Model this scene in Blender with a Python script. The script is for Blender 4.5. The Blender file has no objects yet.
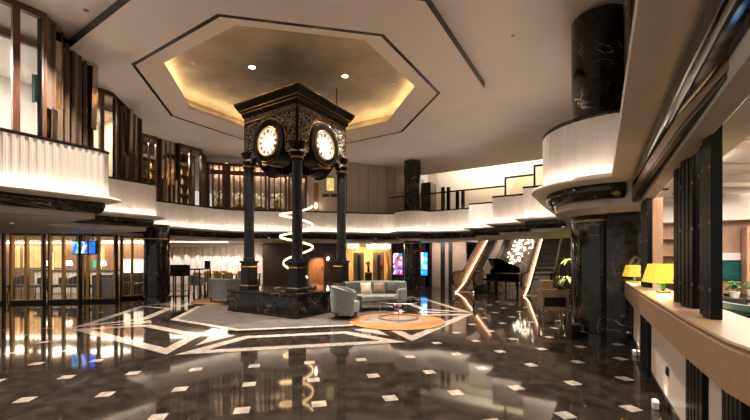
import bpy, math, random
from mathutils import Vector, Matrix, geometry
random.seed(7)
PI = math.pi
col = bpy.context.scene.collection
scene = bpy.context.scene

# ------------------------------------------------------------------ materials
def nodes(name):
    m = bpy.data.materials.new(name); m.use_nodes = True
    nt = m.node_tree; b = nt.nodes['Principled BSDF']
    return m, nt, b

def mat(name, c, rough=.5, metal=0, var=0, vscale=6, stretch=None, emit=None, es=0, bump=0, c2=None, coat=0, ior=None, sheen=0):
    m, nt, b = nodes(name)
    b.inputs['Base Color'].default_value = (*c, 1)
    b.inputs['Roughness'].default_value = rough
    b.inputs['Metallic'].default_value = metal
    if coat: b.inputs['Coat Weight'].default_value = coat; b.inputs['Coat Roughness'].default_value = .03
    if ior: b.inputs['IOR'].default_value = ior
    if sheen: b.inputs['Sheen Weight'].default_value = sheen
    if emit: b.inputs['Emission Color'].default_value = (*emit, 1); b.inputs['Emission Strength'].default_value = es
    if var or bump:
        tc = nt.nodes.new('ShaderNodeTexCoord'); mp = nt.nodes.new('ShaderNodeMapping')
        mp.inputs['Scale'].default_value = stretch or (1, 1, 1)
        nz = nt.nodes.new('ShaderNodeTexNoise'); nz.inputs['Scale'].default_value = vscale; nz.inputs['Detail'].default_value = 5
        nt.links.new(tc.outputs['Object'], mp.inputs['Vector']); nt.links.new(mp.outputs['Vector'], nz.inputs['Vector'])
        if var:
            r = nt.nodes.new('ShaderNodeValToRGB')
            a = c2 or tuple(min(1, v * (1 + var)) for v in c)
            d = tuple(v * (1 - var) for v in c)
            r.color_ramp.elements[0].position = .35; r.color_ramp.elements[1].position = .68
            r.color_ramp.elements[0].color = (*d, 1); r.color_ramp.elements[1].color = (*a, 1)
            nt.links.new(nz.outputs['Fac'], r.inputs['Fac']); nt.links.new(r.outputs['Color'], b.inputs['Base Color'])
        if bump:
            bp = nt.nodes.new('ShaderNodeBump'); bp.inputs['Strength'].default_value = bump; bp.inputs['Distance'].default_value = .01
            nt.links.new(nz.outputs['Fac'], bp.inputs['Height']); nt.links.new(bp.outputs['Normal'], b.inputs['Normal'])
    return m

def marble(name, c, vein, scale=1.6, rough=.06, width=.035, cloud=None, amt=.75, ior=1.55):
    """polished stone: cloudy ground with thin veins"""
    m, nt, b = nodes(name)
    N = nt.nodes.new; Lk = nt.links.new
    tc = N('ShaderNodeTexCoord')
    n1 = N('ShaderNodeTexNoise'); n1.inputs['Scale'].default_value = scale; n1.inputs['Detail'].default_value = 6; n1.inputs['Distortion'].default_value = .8
    Lk(tc.outputs['Object'], n1.inputs['Vector'])
    r1 = N('ShaderNodeValToRGB')
    e = r1.color_ramp.elements
    e[0].position = .5 - width; e[0].color = (0, 0, 0, 1); e[1].position = .5 + width; e[1].color = (0, 0, 0, 1)
    k = r1.color_ramp.elements.new(.5); k.color = (1, 1, 1, 1)
    Lk(n1.outputs['Fac'], r1.inputs['Fac'])
    n3 = N('ShaderNodeTexNoise'); n3.inputs['Scale'].default_value = scale * .9; n3.inputs['Detail'].default_value = 2
    Lk(tc.outputs['Object'], n3.inputs['Vector'])
    r3 = N('ShaderNodeValToRGB'); r3.color_ramp.elements[0].position = .5; r3.color_ramp.elements[1].position = .62
    Lk(n3.outputs['Fac'], r3.inputs['Fac'])
    mu = N('ShaderNodeMath'); mu.operation = 'MULTIPLY'; Lk(r1.outputs['Color'], mu.inputs[0]); Lk(r3.outputs['Color'], mu.inputs[1])
    mu2 = N('ShaderNodeMath'); mu2.operation = 'MULTIPLY'; mu2.inputs[1].default_value = amt; Lk(mu.outputs[0], mu2.inputs[0])
    n2 = N('ShaderNodeTexNoise'); n2.inputs['Scale'].default_value = scale * 5; n2.inputs['Detail'].default_value = 8
    Lk(tc.outputs['Object'], n2.inputs['Vector'])
    r2 = N('ShaderNodeValToRGB'); r2.color_ramp.elements[0].position = .38; r2.color_ramp.elements[1].position = .7
    r2.color_ramp.elements[0].color = (*[v * .6 for v in c], 1); r2.color_ramp.elements[1].color = (*(cloud or [v * 1.7 for v in c]), 1)
    Lk(n2.outputs['Fac'], r2.inputs['Fac'])
    mx = N('ShaderNodeMix'); mx.data_type = 'RGBA'
    Lk(mu2.outputs[0], mx.inputs['Factor']); Lk(r2.outputs['Color'], mx.inputs[6]); mx.inputs[7].default_value = (*vein, 1)
    Lk(mx.outputs[2], b.inputs['Base Color'])
    b.inputs['Roughness'].default_value = rough; b.inputs['IOR'].default_value = ior
    return m

def glass_mat(name, tint=(1, 1, 1), refl=1.0):
    m = bpy.data.materials.new(name); m.use_nodes = True; nt = m.node_tree; nt.nodes.clear()
    N = nt.nodes.new
    o = N('ShaderNodeOutputMaterial'); t = N('ShaderNodeBsdfTransparent'); g = N('ShaderNodeBsdfGlossy'); mx = N('ShaderNodeMixShader'); fr = N('ShaderNodeFresnel')
    t.inputs['Color'].default_value = (*tint, 1); g.inputs['Roughness'].default_value = .01; fr.inputs['IOR'].default_value = 1.4
    mu = N('ShaderNodeMath'); mu.operation = 'MULTIPLY'; mu.inputs[1].default_value = refl
    nt.links.new(fr.outputs[0], mu.inputs[0]); nt.links.new(mu.outputs[0], mx.inputs[0])
    nt.links.new(t.outputs[0], mx.inputs[1]); nt.links.new(g.outputs[0], mx.inputs[2]); nt.links.new(mx.outputs[0], o.inputs[0])
    return m

def screen_mat(name, cols, scale=3, es=1.6):
    """a lit display: procedural patches of colour"""
    m, nt, b = nodes(name); N = nt.nodes.new
    tc = N('ShaderNodeTexCoord'); v = N('ShaderNodeTexVoronoi'); v.inputs['Scale'].default_value = scale
    nt.links.new(tc.outputs['Generated'], v.inputs['Vector'])
    sp = N('ShaderNodeSeparateColor'); nt.links.new(v.outputs['Color'], sp.inputs[0])
    r = N('ShaderNodeValToRGB'); r.color_ramp.interpolation = 'CONSTANT'
    els = r.color_ramp.elements
    for i, c in enumerate(cols):
        if i < 2: els[i].position = i / len(cols); els[i].color = (*c, 1)
        else: e = els.new(i / len(cols)); e.color = (*c, 1)
    nt.links.new(sp.outputs[0], r.inputs['Fac'])
    nt.links.new(r.outputs['Color'], b.inputs['Emission Color']); b.inputs['Emission Strength'].default_value = es
    b.inputs['Base Color'].default_value = (.01, .01, .01, 1); b.inputs['Roughness'].default_value = .2
    return m

def emis(name, c, s):
    return mat(name, (.8, .8, .8), emit=c, es=s)

WARM = (1, .72, .42); WARM2 = (1, .80, .60)
M_floor = marble('dark_brown_marble', (.036, .0275, .0225), (.2, .15, .11), 1.1, .055, .012, cloud=(.058, .045, .037), amt=.35, ior=1.6)
M_inlay = marble('cream_marble', (.60, .52, .45), (.42, .34, .27), 2, .08, .02, cloud=(.66, .58, .51), amt=.3)
M_black_inlay = marble('black_inlay_marble', (.010, .009, .009), (.12, .1, .09), 1.5, .04, .01, amt=.4, ior=1.6)
M_carpet = mat('grey_mauve_carpet', (.066, .055, .052), .95, var=.28, vscale=3, bump=.4)
M_rug = mat('amber_rug', (.32, .13, .03), .9, var=.25, vscale=1.8, c2=(.36, .19, .07), bump=.3)
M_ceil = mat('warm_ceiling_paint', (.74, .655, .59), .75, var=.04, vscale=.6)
M_pink = mat('pale_plaster', (.76, .66, .59), .7)
M_goldleaf = mat('silver_gold_leaf_ceiling', (.25, .205, .155), .45, metal=.3, var=.35, vscale=1.1, bump=.1)
M_pleat = mat('ivory_pleated_panel', (.82, .76, .70), .55, var=.05, vscale=2, stretch=(3, 3, .2))
M_lip = mat('ivory_lacquer', (.74, .67, .60), .35)
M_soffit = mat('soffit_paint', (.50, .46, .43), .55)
M_ledge = mat('black_lacquer_ledge', (.012, .010, .010), .25)
M_marble = marble('black_veined_marble', (.012, .0105, .0095), (.30, .24, .18), 1.5, .07, .016, cloud=(.026, .021, .018), amt=.8, ior=1.42)
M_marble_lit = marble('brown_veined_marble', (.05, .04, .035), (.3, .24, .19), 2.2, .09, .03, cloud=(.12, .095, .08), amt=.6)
M_led = emis('warm_led_strip', (1, .87, .75), 5.6)
M_cove = emis('amber_cove_strip', (1, .68, .32), 9)
M_wood = mat('reddish_brown_wood', (.13, .052, .030), .35, var=.35, vscale=5, stretch=(8, 8, .6))
M_wood_dark = mat('dark_walnut', (.03, .016, .010), .35, var=.3, vscale=5, stretch=(8, 8, .6))
M_oak = mat('pale_oak_veneer', (.30, .19, .108), .42, var=.12, vscale=9, stretch=(14, 14, .5))
M_orange_wood = mat('honey_wood_panel', (.42, .17, .06), .3, var=.25, vscale=5, stretch=(5, 5, .6))
M_panel_wood = mat('light_wood_wall', (.46, .27, .16), .45, var=.14, vscale=6, stretch=(9, 9, .4))
M_bronze = mat('brushed_bronze', (.25, .17, .115), .35, metal=.85)
M_bronze_mirror = mat('bronze_mirror', (.54, .42, .31), .13, metal=1)
M_taupe = mat('taupe_lacquer', (.17, .125, .095), .3, var=.15, vscale=4, stretch=(8, 8, .4))
M_gold = mat('polished_brass', (.72, .45, .16), .22, metal=1)
M_gold_dark = mat('antique_brass', (.32, .20, .075), .35, metal=1)
M_glass = glass_mat('clear_glass')
M_glass_t = glass_mat('tea_glass', (.93, .90, .84))
M_black = mat('satin_black_metal', (.004, .0038, .0038), .3, ior=1.28)
M_tower = mat('black_painted_iron', (.006, .006, .007), .3, var=.2, vscale=8, ior=1.22)
M_tower_col = mat('dark_slate_iron', (.012, .013, .017), .34, var=.2, vscale=8, ior=1.35)
M_scroll = mat('tarnished_scroll_metal', (.40, .36, .30), .3, metal=1, var=.5, vscale=14)
M_dial = mat('backlit_opal_dial', (.6, .56, .48), .4, emit=(1, .90, .74), es=.24)
M_ink = mat('black_enamel', (.01, .01, .01), .4)
M_sage = mat('sage_velvet', (.13, .155, .155), .75, var=.18, vscale=7, sheen=.4)
M_sage_in = mat('pale_sage_velvet', (.19, .215, .21), .75, var=.15, vscale=7, sheen=.4)
M_cream_f = mat('cream_fabric', (.62, .52, .40), .85, var=.08, vscale=30)
M_mauve_f = mat('mauve_brown_fabric', (.22, .155, .13), .85, var=.1, vscale=30)
M_char_f = mat('charcoal_fabric', (.055, .05, .05), .85, var=.1, vscale=30)
M_teal = mat('teal_leather', (.02, .085, .085), .5, var=.15, vscale=12)
M_teal_tile = mat('teal_tile', (.01, .10, .09), .2, var=.3, vscale=10)
M_shade = mat('yellow_lampshade', (.75, .52, .06), .7, emit=(1, .62, .05), es=.16)
M_cream = mat('cream_wall', (.72, .62, .48), .6)
M_curtain = mat('ivory_curtain', (.66, .57, .52), .8, var=.05, vscale=6)
M_teal_curt = mat('teal_curtain', (.06, .16, .19), .8, var=.2, vscale=4, stretch=(6, 6, .2))
M_amber_wall = mat('amber_backlit_wall', (.6, .35, .14), .5, var=.4, vscale=1.6, c2=(.8, .55, .3), emit=(1, .55, .2), es=.3)
M_amber_lamp = emis('amber_glow', (1, .62, .22), 4)
M_white_lamp = emis('lamp_white', (1, .85, .66), 9)
M_spot = emis('downlight_lens', (1, .86, .68), 12)
M_spot_soft = emis('small_downlight_lens', (1, .86, .7), 1.2)
M_leaf = mat('plant_leaf', (.05, .16, .03), .5, var=.4, vscale=6)
M_leaf_y = mat('yellow_green_leaf', (.25, .30, .05), .5, var=.4, vscale=6)
M_petal = mat('white_petal', (.8, .75, .68), .6)
M_pink_f = mat('magenta_petal', (.75, .04, .22), .6)
M_pot = mat('dark_pot', (.02, .018, .016), .4)
M_bubble = emis('crystal_bubble', (1, .82, .58), 1.3)
M_white = mat('white_paint', (.8, .76, .72), .5)
M_lowpanel = mat('ivory_panel', (.70, .60, .52), .5)
M_book_r = mat('red_cover', (.4, .05, .04), .6); M_book_w = mat('white_cover', (.75, .72, .68), .6); M_book_g = mat('tan_cover', (.4, .28, .16), .6)
M_chair_f = mat('mustard_fabric', (.30, .19, .07), .7, var=.2, vscale=9)
M_dark_chair = mat('dark_leather', (.03, .024, .02), .5)
M_steel = mat('brushed_steel', (.45, .43, .40), .3, metal=1)
M_stepm = mat('ribbed_step_metal', (.018, .018, .018), .5, metal=.3)
M_rubber = mat('black_rubber', (.012, .012, .012), .5)
M_piano = mat('black_piano_lacquer', (.003, .003, .003), .16, ior=1.3)
M_ivory = mat('ivory_keys', (.8, .76, .68), .3)
M_stone_wall = marble('taupe_stone_wall', (.16, .125, .10), (.3, .25, .2), 1.2, .25, .05, cloud=(.27, .22, .17), amt=.5)
M_stand = mat('tan_wood', (.22, .135, .07), .4, var=.15, vscale=6, stretch=(6, 6, .6))
M_pinkwall = mat('rose_beige_panel', (.42, .335, .28), .5, var=.06, vscale=3)

# ------------------------------------------------------------------ mesh helpers
class MB:
    def __init__(s): s.v = []; s.f = []; s.T = Matrix.Identity(4)
    def at(s, loc=(0, 0, 0), rz=0, rx=0, ry=0):
        s.T = Matrix.Translation(Vector(loc)) @ Matrix.Rotation(rz, 4, 'Z') @ Matrix.Rotation(ry, 4, 'Y') @ Matrix.Rotation(rx, 4, 'X'); return s
    def add(s, vs, fs):
        b = len(s.v); s.v += [tuple(s.T @ Vector(p)) for p in vs]; s.f += [tuple(b + i for i in f) for f in fs]; return s
    def box(s, x0, x1, y0, y1, z0, z1):
        return s.add([(x0, y0, z0), (x1, y0, z0), (x1, y1, z0), (x0, y1, z0), (x0, y0, z1), (x1, y0, z1), (x1, y1, z1), (x0, y1, z1)],
                     [(0, 3, 2, 1), (4, 5, 6, 7), (0, 1, 5, 4), (1, 2, 6, 5), (2, 3, 7, 6), (3, 0, 4, 7)])
    def bbox(s, x0, x1, y0, y1, z0, z1, r=.03):
        """box with chamfered edges all round"""
        r = min(r, (x1 - x0) * .45, (y1 - y0) * .45, (z1 - z0) * .45)
        def ring(i, z): return [(x0 + i, y0 + i + r, z), (x0 + i + r, y0 + i, z), (x1 - i - r, y0 + i, z), (x1 - i, y0 + i + r, z), (x1 - i, y1 - i - r, z), (x1 - i - r, y1 - i, z), (x0 + i + r, y1 - i, z), (x0 + i, y1 - i - r, z)]
        q = r * .55
        rings = [ring(q, z0), ring(0, z0 + r), ring(0, z1 - r), ring(q, z1)]
        vs = sum(rings, []); fs = [tuple(range(7, -1, -1)), tuple(range(24, 32))]
        for k in range(3):
            for i in range(8): fs.append((k * 8 + i, k * 8 + (i + 1) % 8, k * 8 + 8 + (i + 1) % 8, k * 8 + 8 + i))
        return s.add(vs, fs)
    def prism(s, poly, z0, z1):
        a = sum(poly[i][0] * poly[(i + 1) % len(poly)][1] - poly[(i + 1) % len(poly)][0] * poly[i][1] for i in range(len(poly)))
        if a < 0: poly = poly[::-1]
        n = len(poly)
        tr = geometry.tessellate_polygon([[Vector((p[0], p[1], 0)) for p in poly]])
        vs = [(p[0], p[1], z0) for p in poly] + [(p[0], p[1], z1) for p in poly]
        fs = []
        for t in tr:
            a, b, c = t
            cr = (poly[b][0] - poly[a][0]) * (poly[c][1] - poly[a][1]) - (poly[b][1] - poly[a][1]) * (poly[c][0] - poly[a][0])
            if cr < 0: b, c = c, b
            fs += [(c, b, a), (a + n, b + n, c + n)]
        for i in range(n): fs.append((i, (i + 1) % n, (i + 1) % n + n, i + n))
        return s.add(vs, fs)
    def side(s, poly, x0, x1):
        """polygon in (y,z) extruded along x"""
        T = s.T; s.T = T @ Matrix(((0, 0, 1, 0), (1, 0, 0, 0), (0, 1, 0, 0), (0, 0, 0, 1))); s.prism(poly, x0, x1); s.T = T; return s
    def lathe(s, prof, c=(0, 0), n=20, caps=True):
        vs = []; fs = []
        for r, z in prof:
            for k in range(n): a = 2 * PI * k / n; vs.append((c[0] + r * math.cos(a), c[1] + r * math.sin(a), z))
        for j in range(len(prof) - 1):
            for k in range(n): fs.append((j * n + k, j * n + (k + 1) % n, (j + 1) * n + (k + 1) % n, (j + 1) * n + k))
        if caps:
            fs.append(tuple(range(n - 1, -1, -1))); fs.append(tuple((len(prof) - 1) * n + k for k in range(n)))
        return s.add(vs, fs)
    def tube(s, path, r, n=6, closed=False):
        P = [Vector(p) for p in path]; L = len(P); vs = []; fs = []
        up0 = None
        for i in range(L):
            a = P[(i - 1) % L] if (closed or i > 0) else P[i]; b = P[(i + 1) % L] if (closed or i < L - 1) else P[i]
            t = (b - a).normalized()
            if up0 is None:
                up0 = t.orthogonal().normalized()
            u = (up0 - t * up0.dot(t))
            u = u.normalized() if u.length > 1e-6 else t.orthogonal().normalized()
            up0 = u; w = t.cross(u)
            rr = r[i] if isinstance(r, (list, tuple)) else r
            for k in range(n): q = 2 * PI * k / n; vs.append(tuple(P[i] + u * (rr * math.cos(q)) + w * (rr * math.sin(q))))
        for i in range(L if closed else L - 1):
            j = (i + 1) % L
            for k in range(n): fs.append((i * n + k, i * n + (k + 1) % n, j * n + (k + 1) % n, j * n + k))
        if not closed: fs += [tuple(range(n - 1, -1, -1)), tuple((L - 1) * n + k for k in range(n))]
        return s.add(vs, fs)
    def ball(s, c, r, n=8, sq=(1, 1, 1)):
        m = max(4, n // 2 + 1); vs = [(c[0], c[1], c[2] - r * sq[2])]; fs = []
        for j in range(1, m):
            ph = PI * j / m
            for k in range(n): a = 2 * PI * k / n; vs.append((c[0] + r * sq[0] * math.sin(ph) * math.cos(a), c[1] + r * sq[1] * math.sin(ph) * math.sin(a), c[2] - r * sq[2] * math.cos(ph)))
        vs.append((c[0], c[1], c[2] + r * sq[2])); top = len(vs) - 1
        for k in range(n): fs.append((0, 1 + (k + 1) % n, 1 + k)); fs.append((top, 1 + (m - 2) * n + k, 1 + (m - 2) * n + (k + 1) % n))
        for j in range(m - 2):
            for k in range(n): fs.append((1 + j * n + k, 1 + j * n + (k + 1) % n, 1 + (j + 1) * n + (k + 1) % n, 1 + (j + 1) * n + k))
        return s.add(vs, fs)
    def build(s, name, m, parent=None, smooth=False, kind=None, label=None):
        me = bpy.data.meshes.new(name); me.from_pydata(s.v, [], s.f); me.update()
        if smooth:
            me.polygons.foreach_set('use_smooth', [True] * len(me.polygons))
            try: me.set_sharp_from_angle(angle=math.radians(38))
            except Exception: pass
        me.materials.append(m)
        o = bpy.data.objects.new(name, me); col.objects.link(o)
        if parent is not None: o.parent = parent
        if kind: o['kind'] = kind
        if label: o['label'] = label
        return o

def thing(name, label, cat, loc=(0, 0, 0), rz=0, group=None):
    o = bpy.data.objects.new(name, None); col.objects.link(o); o.location = loc; o.rotation_euler = (0, 0, rz)
    o.empty_display_size = .1
    o['label'] = label; o['category'] = cat
    if group: o['group'] = group
    return o
def tag(o, label, cat, group=None):
    o['label'] = label; o['category'] = cat
    if group: o['group'] = group
    return o
def kids(o): return [c for c in o.children]
def dup(root, loc=None, rz=None, label=None, group=None):
    def rec(o, par):
        c = o.copy(); col.objects.link(c)
        if par is not None: c.parent = par
        for k in kids(o): rec(k, c)
        return c
    r = rec(root, None)
    if loc is not None: r.location = loc
    if rz is not None: r.rotation_euler = (0, 0, rz)
    if label: r['label'] = label
    if group: r['group'] = group
    return r

def offs(path, d, closed=False):
    """offset a plan polyline to the right of travel by d (mitred)"""
    P = [Vector((p[0], p[1])) for p in path]; n = len(P); out = []
    for i in range(n):
        a = P[i] - P[i - 1] if (i > 0 or closed) else None
        b = P[(i + 1) % n] - P[i] if (i < n - 1 or closed) else None
        if a is None: a = b
        if b is None: b = a
        a = a.normalized(); b = b.normalized()
        na = Vector((a.y, -a.x)); nb = Vector((b.y, -b.x)); m = na + nb
        if m.length < 1e-6: m = na
        m.normalize(); k = max(.35, m.dot(na))
        out.append(tuple(P[i] + m * (d / k)))
    return out

def sweep(mb, path, prof, closed=False):
    """closed profile [(offset, z)] swept along a plan polyline"""
    rows = [offs(path, d, closed) for d, z in prof]; n = len(path); m = len(prof); vs = []; fs = []
    for i in range(n):
        for j, (d, z) in enumerate(prof): vs.append((rows[j][i][0], rows[j][i][1], z))
    for i in range(n if closed else n - 1):
        k = (i + 1) % n
        for j in range(m): fs.append((i * m + j, i * m + (j + 1) % m, k * m + (j + 1) % m, k * m + j))
    if not closed: fs += [tuple(range(m - 1, -1, -1)), tuple((n - 1) * m + j for j in range(m))]
    mb.add(vs, fs); return mb

def arc(cx, cy, r, a0, a1, n=12):
    return [(cx + r * math.cos(math.radians(a0 + (a1 - a0) * k / n)), cy + r * math.sin(math.radians(a0 + (a1 - a0) * k / n))) for k in range(n + 1)]

def pleats(path, z0, z1, period=.11, depth=.007):
    """a pleated board following a plan polyline"""
    P = [Vector((p[0], p[1])) for p in path]
    seg = [(P[i + 1] - P[i]).length for i in range(len(P) - 1)]; cum = [0]
    for q in seg: cum.append(cum[-1] + q)
    tot = cum[-1]; pts = []
    ss = []
    k = 0
    while k * period < tot:
        for f_, d in ((0, 0), (.42, 0), (.5, depth), (.92, depth)):
            q = (k + f_) * period
            if q <= tot: ss.append((q, d))
        k += 1
    ss.append((tot, 0))
    norm = []
    for i in range(len(seg)): t = (P[i + 1] - P[i]).normalized(); norm.append(Vector((t.y, -t.x)))
    for i in range(1, len(seg)):
        if norm[i].dot(norm[i - 1]) < .9: ss.append((cum[i], None))
    ss.sort(key=lambda x: x[0])
    j = 0
    for q, d in ss:
        while j < len(seg) - 1 and q > cum[j + 1] + 1e-9: j += 1
        p = P[j] + (P[j + 1] - P[j]) * ((q - cum[j]) / seg[j])
        if d is None: pts.append(p)
        else: pts.append(p + norm[j] * d)
    vs = [(p.x, p.y, z0) for p in pts] + [(p.x, p.y, z1) for p in pts]; n = len(pts)
    m = MB(); m.add(vs, [(i, i + n, i + n + 1, i + 1) for i in range(n - 1)])
    back = offs(path, -.06); b = len(m.v)
    m.add([(p[0], p[1], z0) for p in back] + [(p[0], p[1], z1) for p in back], [(i, i + 1, i + 1 + len(back), i + len(back)) for i in range(len(back) - 1)])
    return m

# camera geometry used to set things out on the surveyed plan
F_, HY_, A_ = 360., 258., math.radians(32)
S_, C_ = math.sin(A_), math.cos(A_)
def at_depth(px, D):
    l = (px - 375) / F_ * D
    return (-S_ * D + C_ * l, C_ * D + S_ * l)
def on_floor(px, py, z=0): return at_depth(px, (z - 1.5) * F_ / (HY_ - py))
def hz(py, D): return 1.5 + (HY_ - py) * D / F_

# ------------------------------------------------------------------ key levels
ZT, ZB = 3.65, 2.72          # balcony parapet: top and foot of the pleats
ZS = 2.30                    # soffit of the ground floor
ZC = 6.0                     # main ceiling panel
CX, CY = -7.6, 7.75          # centre of octagons and clock tower

# ------------------------------------------------------------------ floor
def octo(ap, sx=1, sy=1, cx=CX, cy=CY):
    h = ap * math.tan(PI / 8)
    return [(cx + sx * x, cy + sy * y) for x, y in ((-h, -ap), (h, -ap), (ap, -h), (ap, h), (h, ap), (-h, ap), (-ap, h), (-ap, -h))]
floor = MB().box(-26, 7, -4, 27, -.2, 0).build('floor', M_floor, kind='structure')
m = MB()
dx, dy = .542, .522
for i in range(-26, 6):
    for j in range(-6, 22):
        if (i + j) % 2: continue
        x, y = -.28 + dx * i, 1.79 + dy * j
        ap = max(abs(x - CX), abs(y - CY), (abs(x - CX) + abs(y - CY)) / math.sqrt(2))
        if ap < 4.95 or x > .42 or y > 14.6 or (x < -13.2 and y > x * .6 + 13.5): continue
        m.prism([(x - .105, y), (x, y - .105), (x + .105, y), (x, y + .105)], -.01, .0012)
m.build('inlay_tile', M_inlay, floor)
# star of eight framed trapezoids round the carpet octagon
outer = octo(4.72); inner = octo(3.55)
def lerp(a, b, t): return (a[0] + (b[0] - a[0]) * t, a[1] + (b[1] - a[1]) * t)
mw = MB(); md = MB(); mt = MB()
ringb = octo(3.22); ringi = octo(2.98); core = octo(2.82)
for k in range(8):
    a, b = outer[k], outer[(k + 1) % 8]; c, d = inner[(k + 1) % 8], inner[k]
    a2, b2 = lerp(a, b, .02), lerp(b, a, .02); c2, d2 = lerp(c, d, .16), lerp(d, c, .16)
    quad = [a2, b2, c2, d2]
    ccw = quad if True else quad
    inn = offs(ccw, -.21, True)
    for i in range(4):
        p, q, r, s2 = quad[i], quad[(i + 1) % 4], inn[(i + 1) % 4], inn[i]
        mw.prism([p, q, r, s2], -.01, .0016)
    md.prism(inn, -.01, .0012)
    # triangle between two neighbouring trapezoids
    o = outer[k]; base = lerp(outer[k], ringb[k], .92)
    tdir = Vector((outer[k][0] - CX, outer[k][1] - CY)).normalized(); n_ = Vector((-tdir.y, tdir.x))
    tip = Vector(lerp(outer[k], ringb[k], .38)); ba = Vector(base)
    mt.prism([tuple(tip), tuple(ba + n_ * .24), tuple(ba - n_ * .24)], -.01, .0016)
mw.build('star_inlay', M_inlay, floor); md.build('star_field', M_floor, floor); mt.build('triangle_inlay', M_inlay, floor)
mb = MB()
for k in range(8): mb.prism([ringb[k], ringb[(k + 1) % 8], ringi[(k + 1) % 8], ringi[k]], -.01, .002)
mb.build('black_border', M_black_inlay, floor)
mb = MB()
for k in range(8): mb.prism([ringi[k], ringi[(k + 1) % 8], core[(k + 1) % 8], core[k]], -.01, .004)
mb.build('carpet_border', M_inlay, floor)
tag(MB().prism(core, .001, .012).build('octagonal_carpet', M_carpet), 'grey mauve octagonal carpet under the clock tower with cream stone border', 'carpet')
R1 = on_floor(397, 321.5); R2 = (2 * CX - R1[0] + .1, 2 * CY - R1[1] - .1)
for nm, c, lab in (('round_rug', R1, 'round amber swirl rug under the glass coffee table'), ('round_rug', R2, 'round amber rug behind the clock plinth by the back of the grey sofa')):
    rg = tag(MB().lathe([(1.12, .0125), (1.12, .022), (1.08, .0255), (.001, .0255)], c, 48).build(nm, M_rug), lab, 'rug', None)
    pa = []
    for k in range(40):
        q = 2 * PI * k / 40; r = .62 + .16 * math.sin(2 * q + .6) + .07 * math.sin(5 * q)
        pa.append((c[0] - .12 + r * math.cos(q), c[1] + r * math.sin(q)))
    MB().prism(pa, .0255, .0262).build('pale_swirl', mat('pale_swirl_pile', (.20, .175, .16), .95, var=.25, vscale=3, c2=(.32, .26, .21)), rg)

# ------------------------------------------------------------------ ceiling
def ring(mb, A, za, B, zb):
    n = len(A); mb.add([(p[0], p[1], za) for p in A] + [(p[0], p[1], zb) for p in B], [(i, i + n, (i + 1) % n + n, (i + 1) % n) for i in range(n)])
kx, ky = 1.03, .965
O1 = octo(3.80, kx, ky); O1b = octo(3.72, kx, ky); O2 = octo(3.20, kx, ky); O3 = octo(4.85, kx, ky); O4 = octo(3.55, kx, ky)
rect = [(-24, -4), (6, -4), (6, 18.6), (-24, 18.6)]
tri = geometry.tessellate_polygon([[Vector((*p, 0)) for p in rect], [Vector((*p, 0)) for p in O3]])
pts = rect + O3
mc = MB(); mc.add([(*p, ZC + .19) for p in pts], [tuple(t) for t in tri])
ring(mc, O3, ZC, O1, ZC)
mc.box(-24, 6, -4, 18.6, ZC + 1.05, ZC + 1.15)
mc.box(-24, 6, 18.6, 18.75, ZC + .19, ZC + 1.1)
ceiling = mc.build('ceiling', M_ceil, kind='structure')
mr = MB(); ring(mr, O3, ZC, O3, ZC + .19); mr.build('panel_riser', M_ledge, ceiling)
mr = MB(); ring(mr, O1, ZC - .004, O1b, ZC - .004); ring(mr, O1, ZC - .004, O1, ZC + .02); mr.build('octagon_trim', M_ledge, ceiling)
mr = MB(); ring(mr, O1b, ZC, O2, ZC + .20); ring(mr, O2, ZC + .20, O2, ZC + .28); ring(mr, O2, ZC + .28, O4, ZC + .28); mr.build('cove_ring', M_pink, ceiling)
mr = MB(); ring(mr, O4, ZC + .28, O4, ZC + .60); mr.add([(*p, ZC + .60) for p in O4], [tuple(range(8))]); mr.build('leaf_ceiling', M_goldleaf, ceiling)
mr = MB(); sweep(mr, octo(3.46, kx, ky), [(-.03, ZC + .285), (.03, ZC + .285), (.03, ZC + .31), (-.03, ZC + .31)], True); mr.build('cove_light', M_cove, ceiling)

def downlight(x, y, z, label, lit=True, r=.06, power=0, spot=70, group=None):
    t = thing('downlight', label, 'ceiling light', (x, y, z), 0, group)
    MB().lathe([(r * 1.35, -.012), (r * 1.35, 0), (r, 0), (r, -.012)], n=14, caps=False).add([], []).build('trim_ring', M_lip, t)
    MB().lathe([(r, -.004), (r, -.001)], n=14).build('lens', (M_spot if power else M_spot_soft) if lit else M_steel, t)
    if power:
        L = bpy.data.lights.new('downlight_beam', 'SPOT'); L.energy = power; L.color = (1, .84, .68); L.spot_size = math.radians(spot); L.spot_blend = .7; L.shadow_soft_size = .05
        o = bpy.data.objects.new('downlight_beam', L); col.objects.link(o); o.parent = t; o.location = (0, 0, -.03)
    return t
def ceil_pt(px, py, z):
    return at_depth(px, (z - 1.5) * F_ / (HY_ - py))
for px, py, lab, on in ((252, 67, 'lit downlight in the octagon ceiling above the clock tower, nearer the left windows', True),
                    (345, 76, 'lit downlight in the octagon ceiling, above the right corner of the clock tower', True),
                    (193, 63, 'small unlit downlight at the left end of the octagon ceiling', False),
                    (394, 84, 'small unlit downlight at the right end of the octagon ceiling', False)):
    x, y = ceil_pt(px, py, ZC + .6); downlight(x, y, ZC + .6, lab, on, .075 if on else .04, 900 if on else 0)
for px, py, lab in ((86, 10, 'tiny dark ceiling fitting near the top left beside the black ceiling step'), (513, 35, 'tiny dark ceiling fitting above the upper marble column'), (502, 155, 'small ceiling fitting over the glass balustrade at the back')):
    x, y = ceil_pt(px, py, ZC + .19); downlight(x, y, ZC + .19, lab, False, .035, 450, 95)  # fittings stay dark; their wide beams are added fill for the floor

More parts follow.
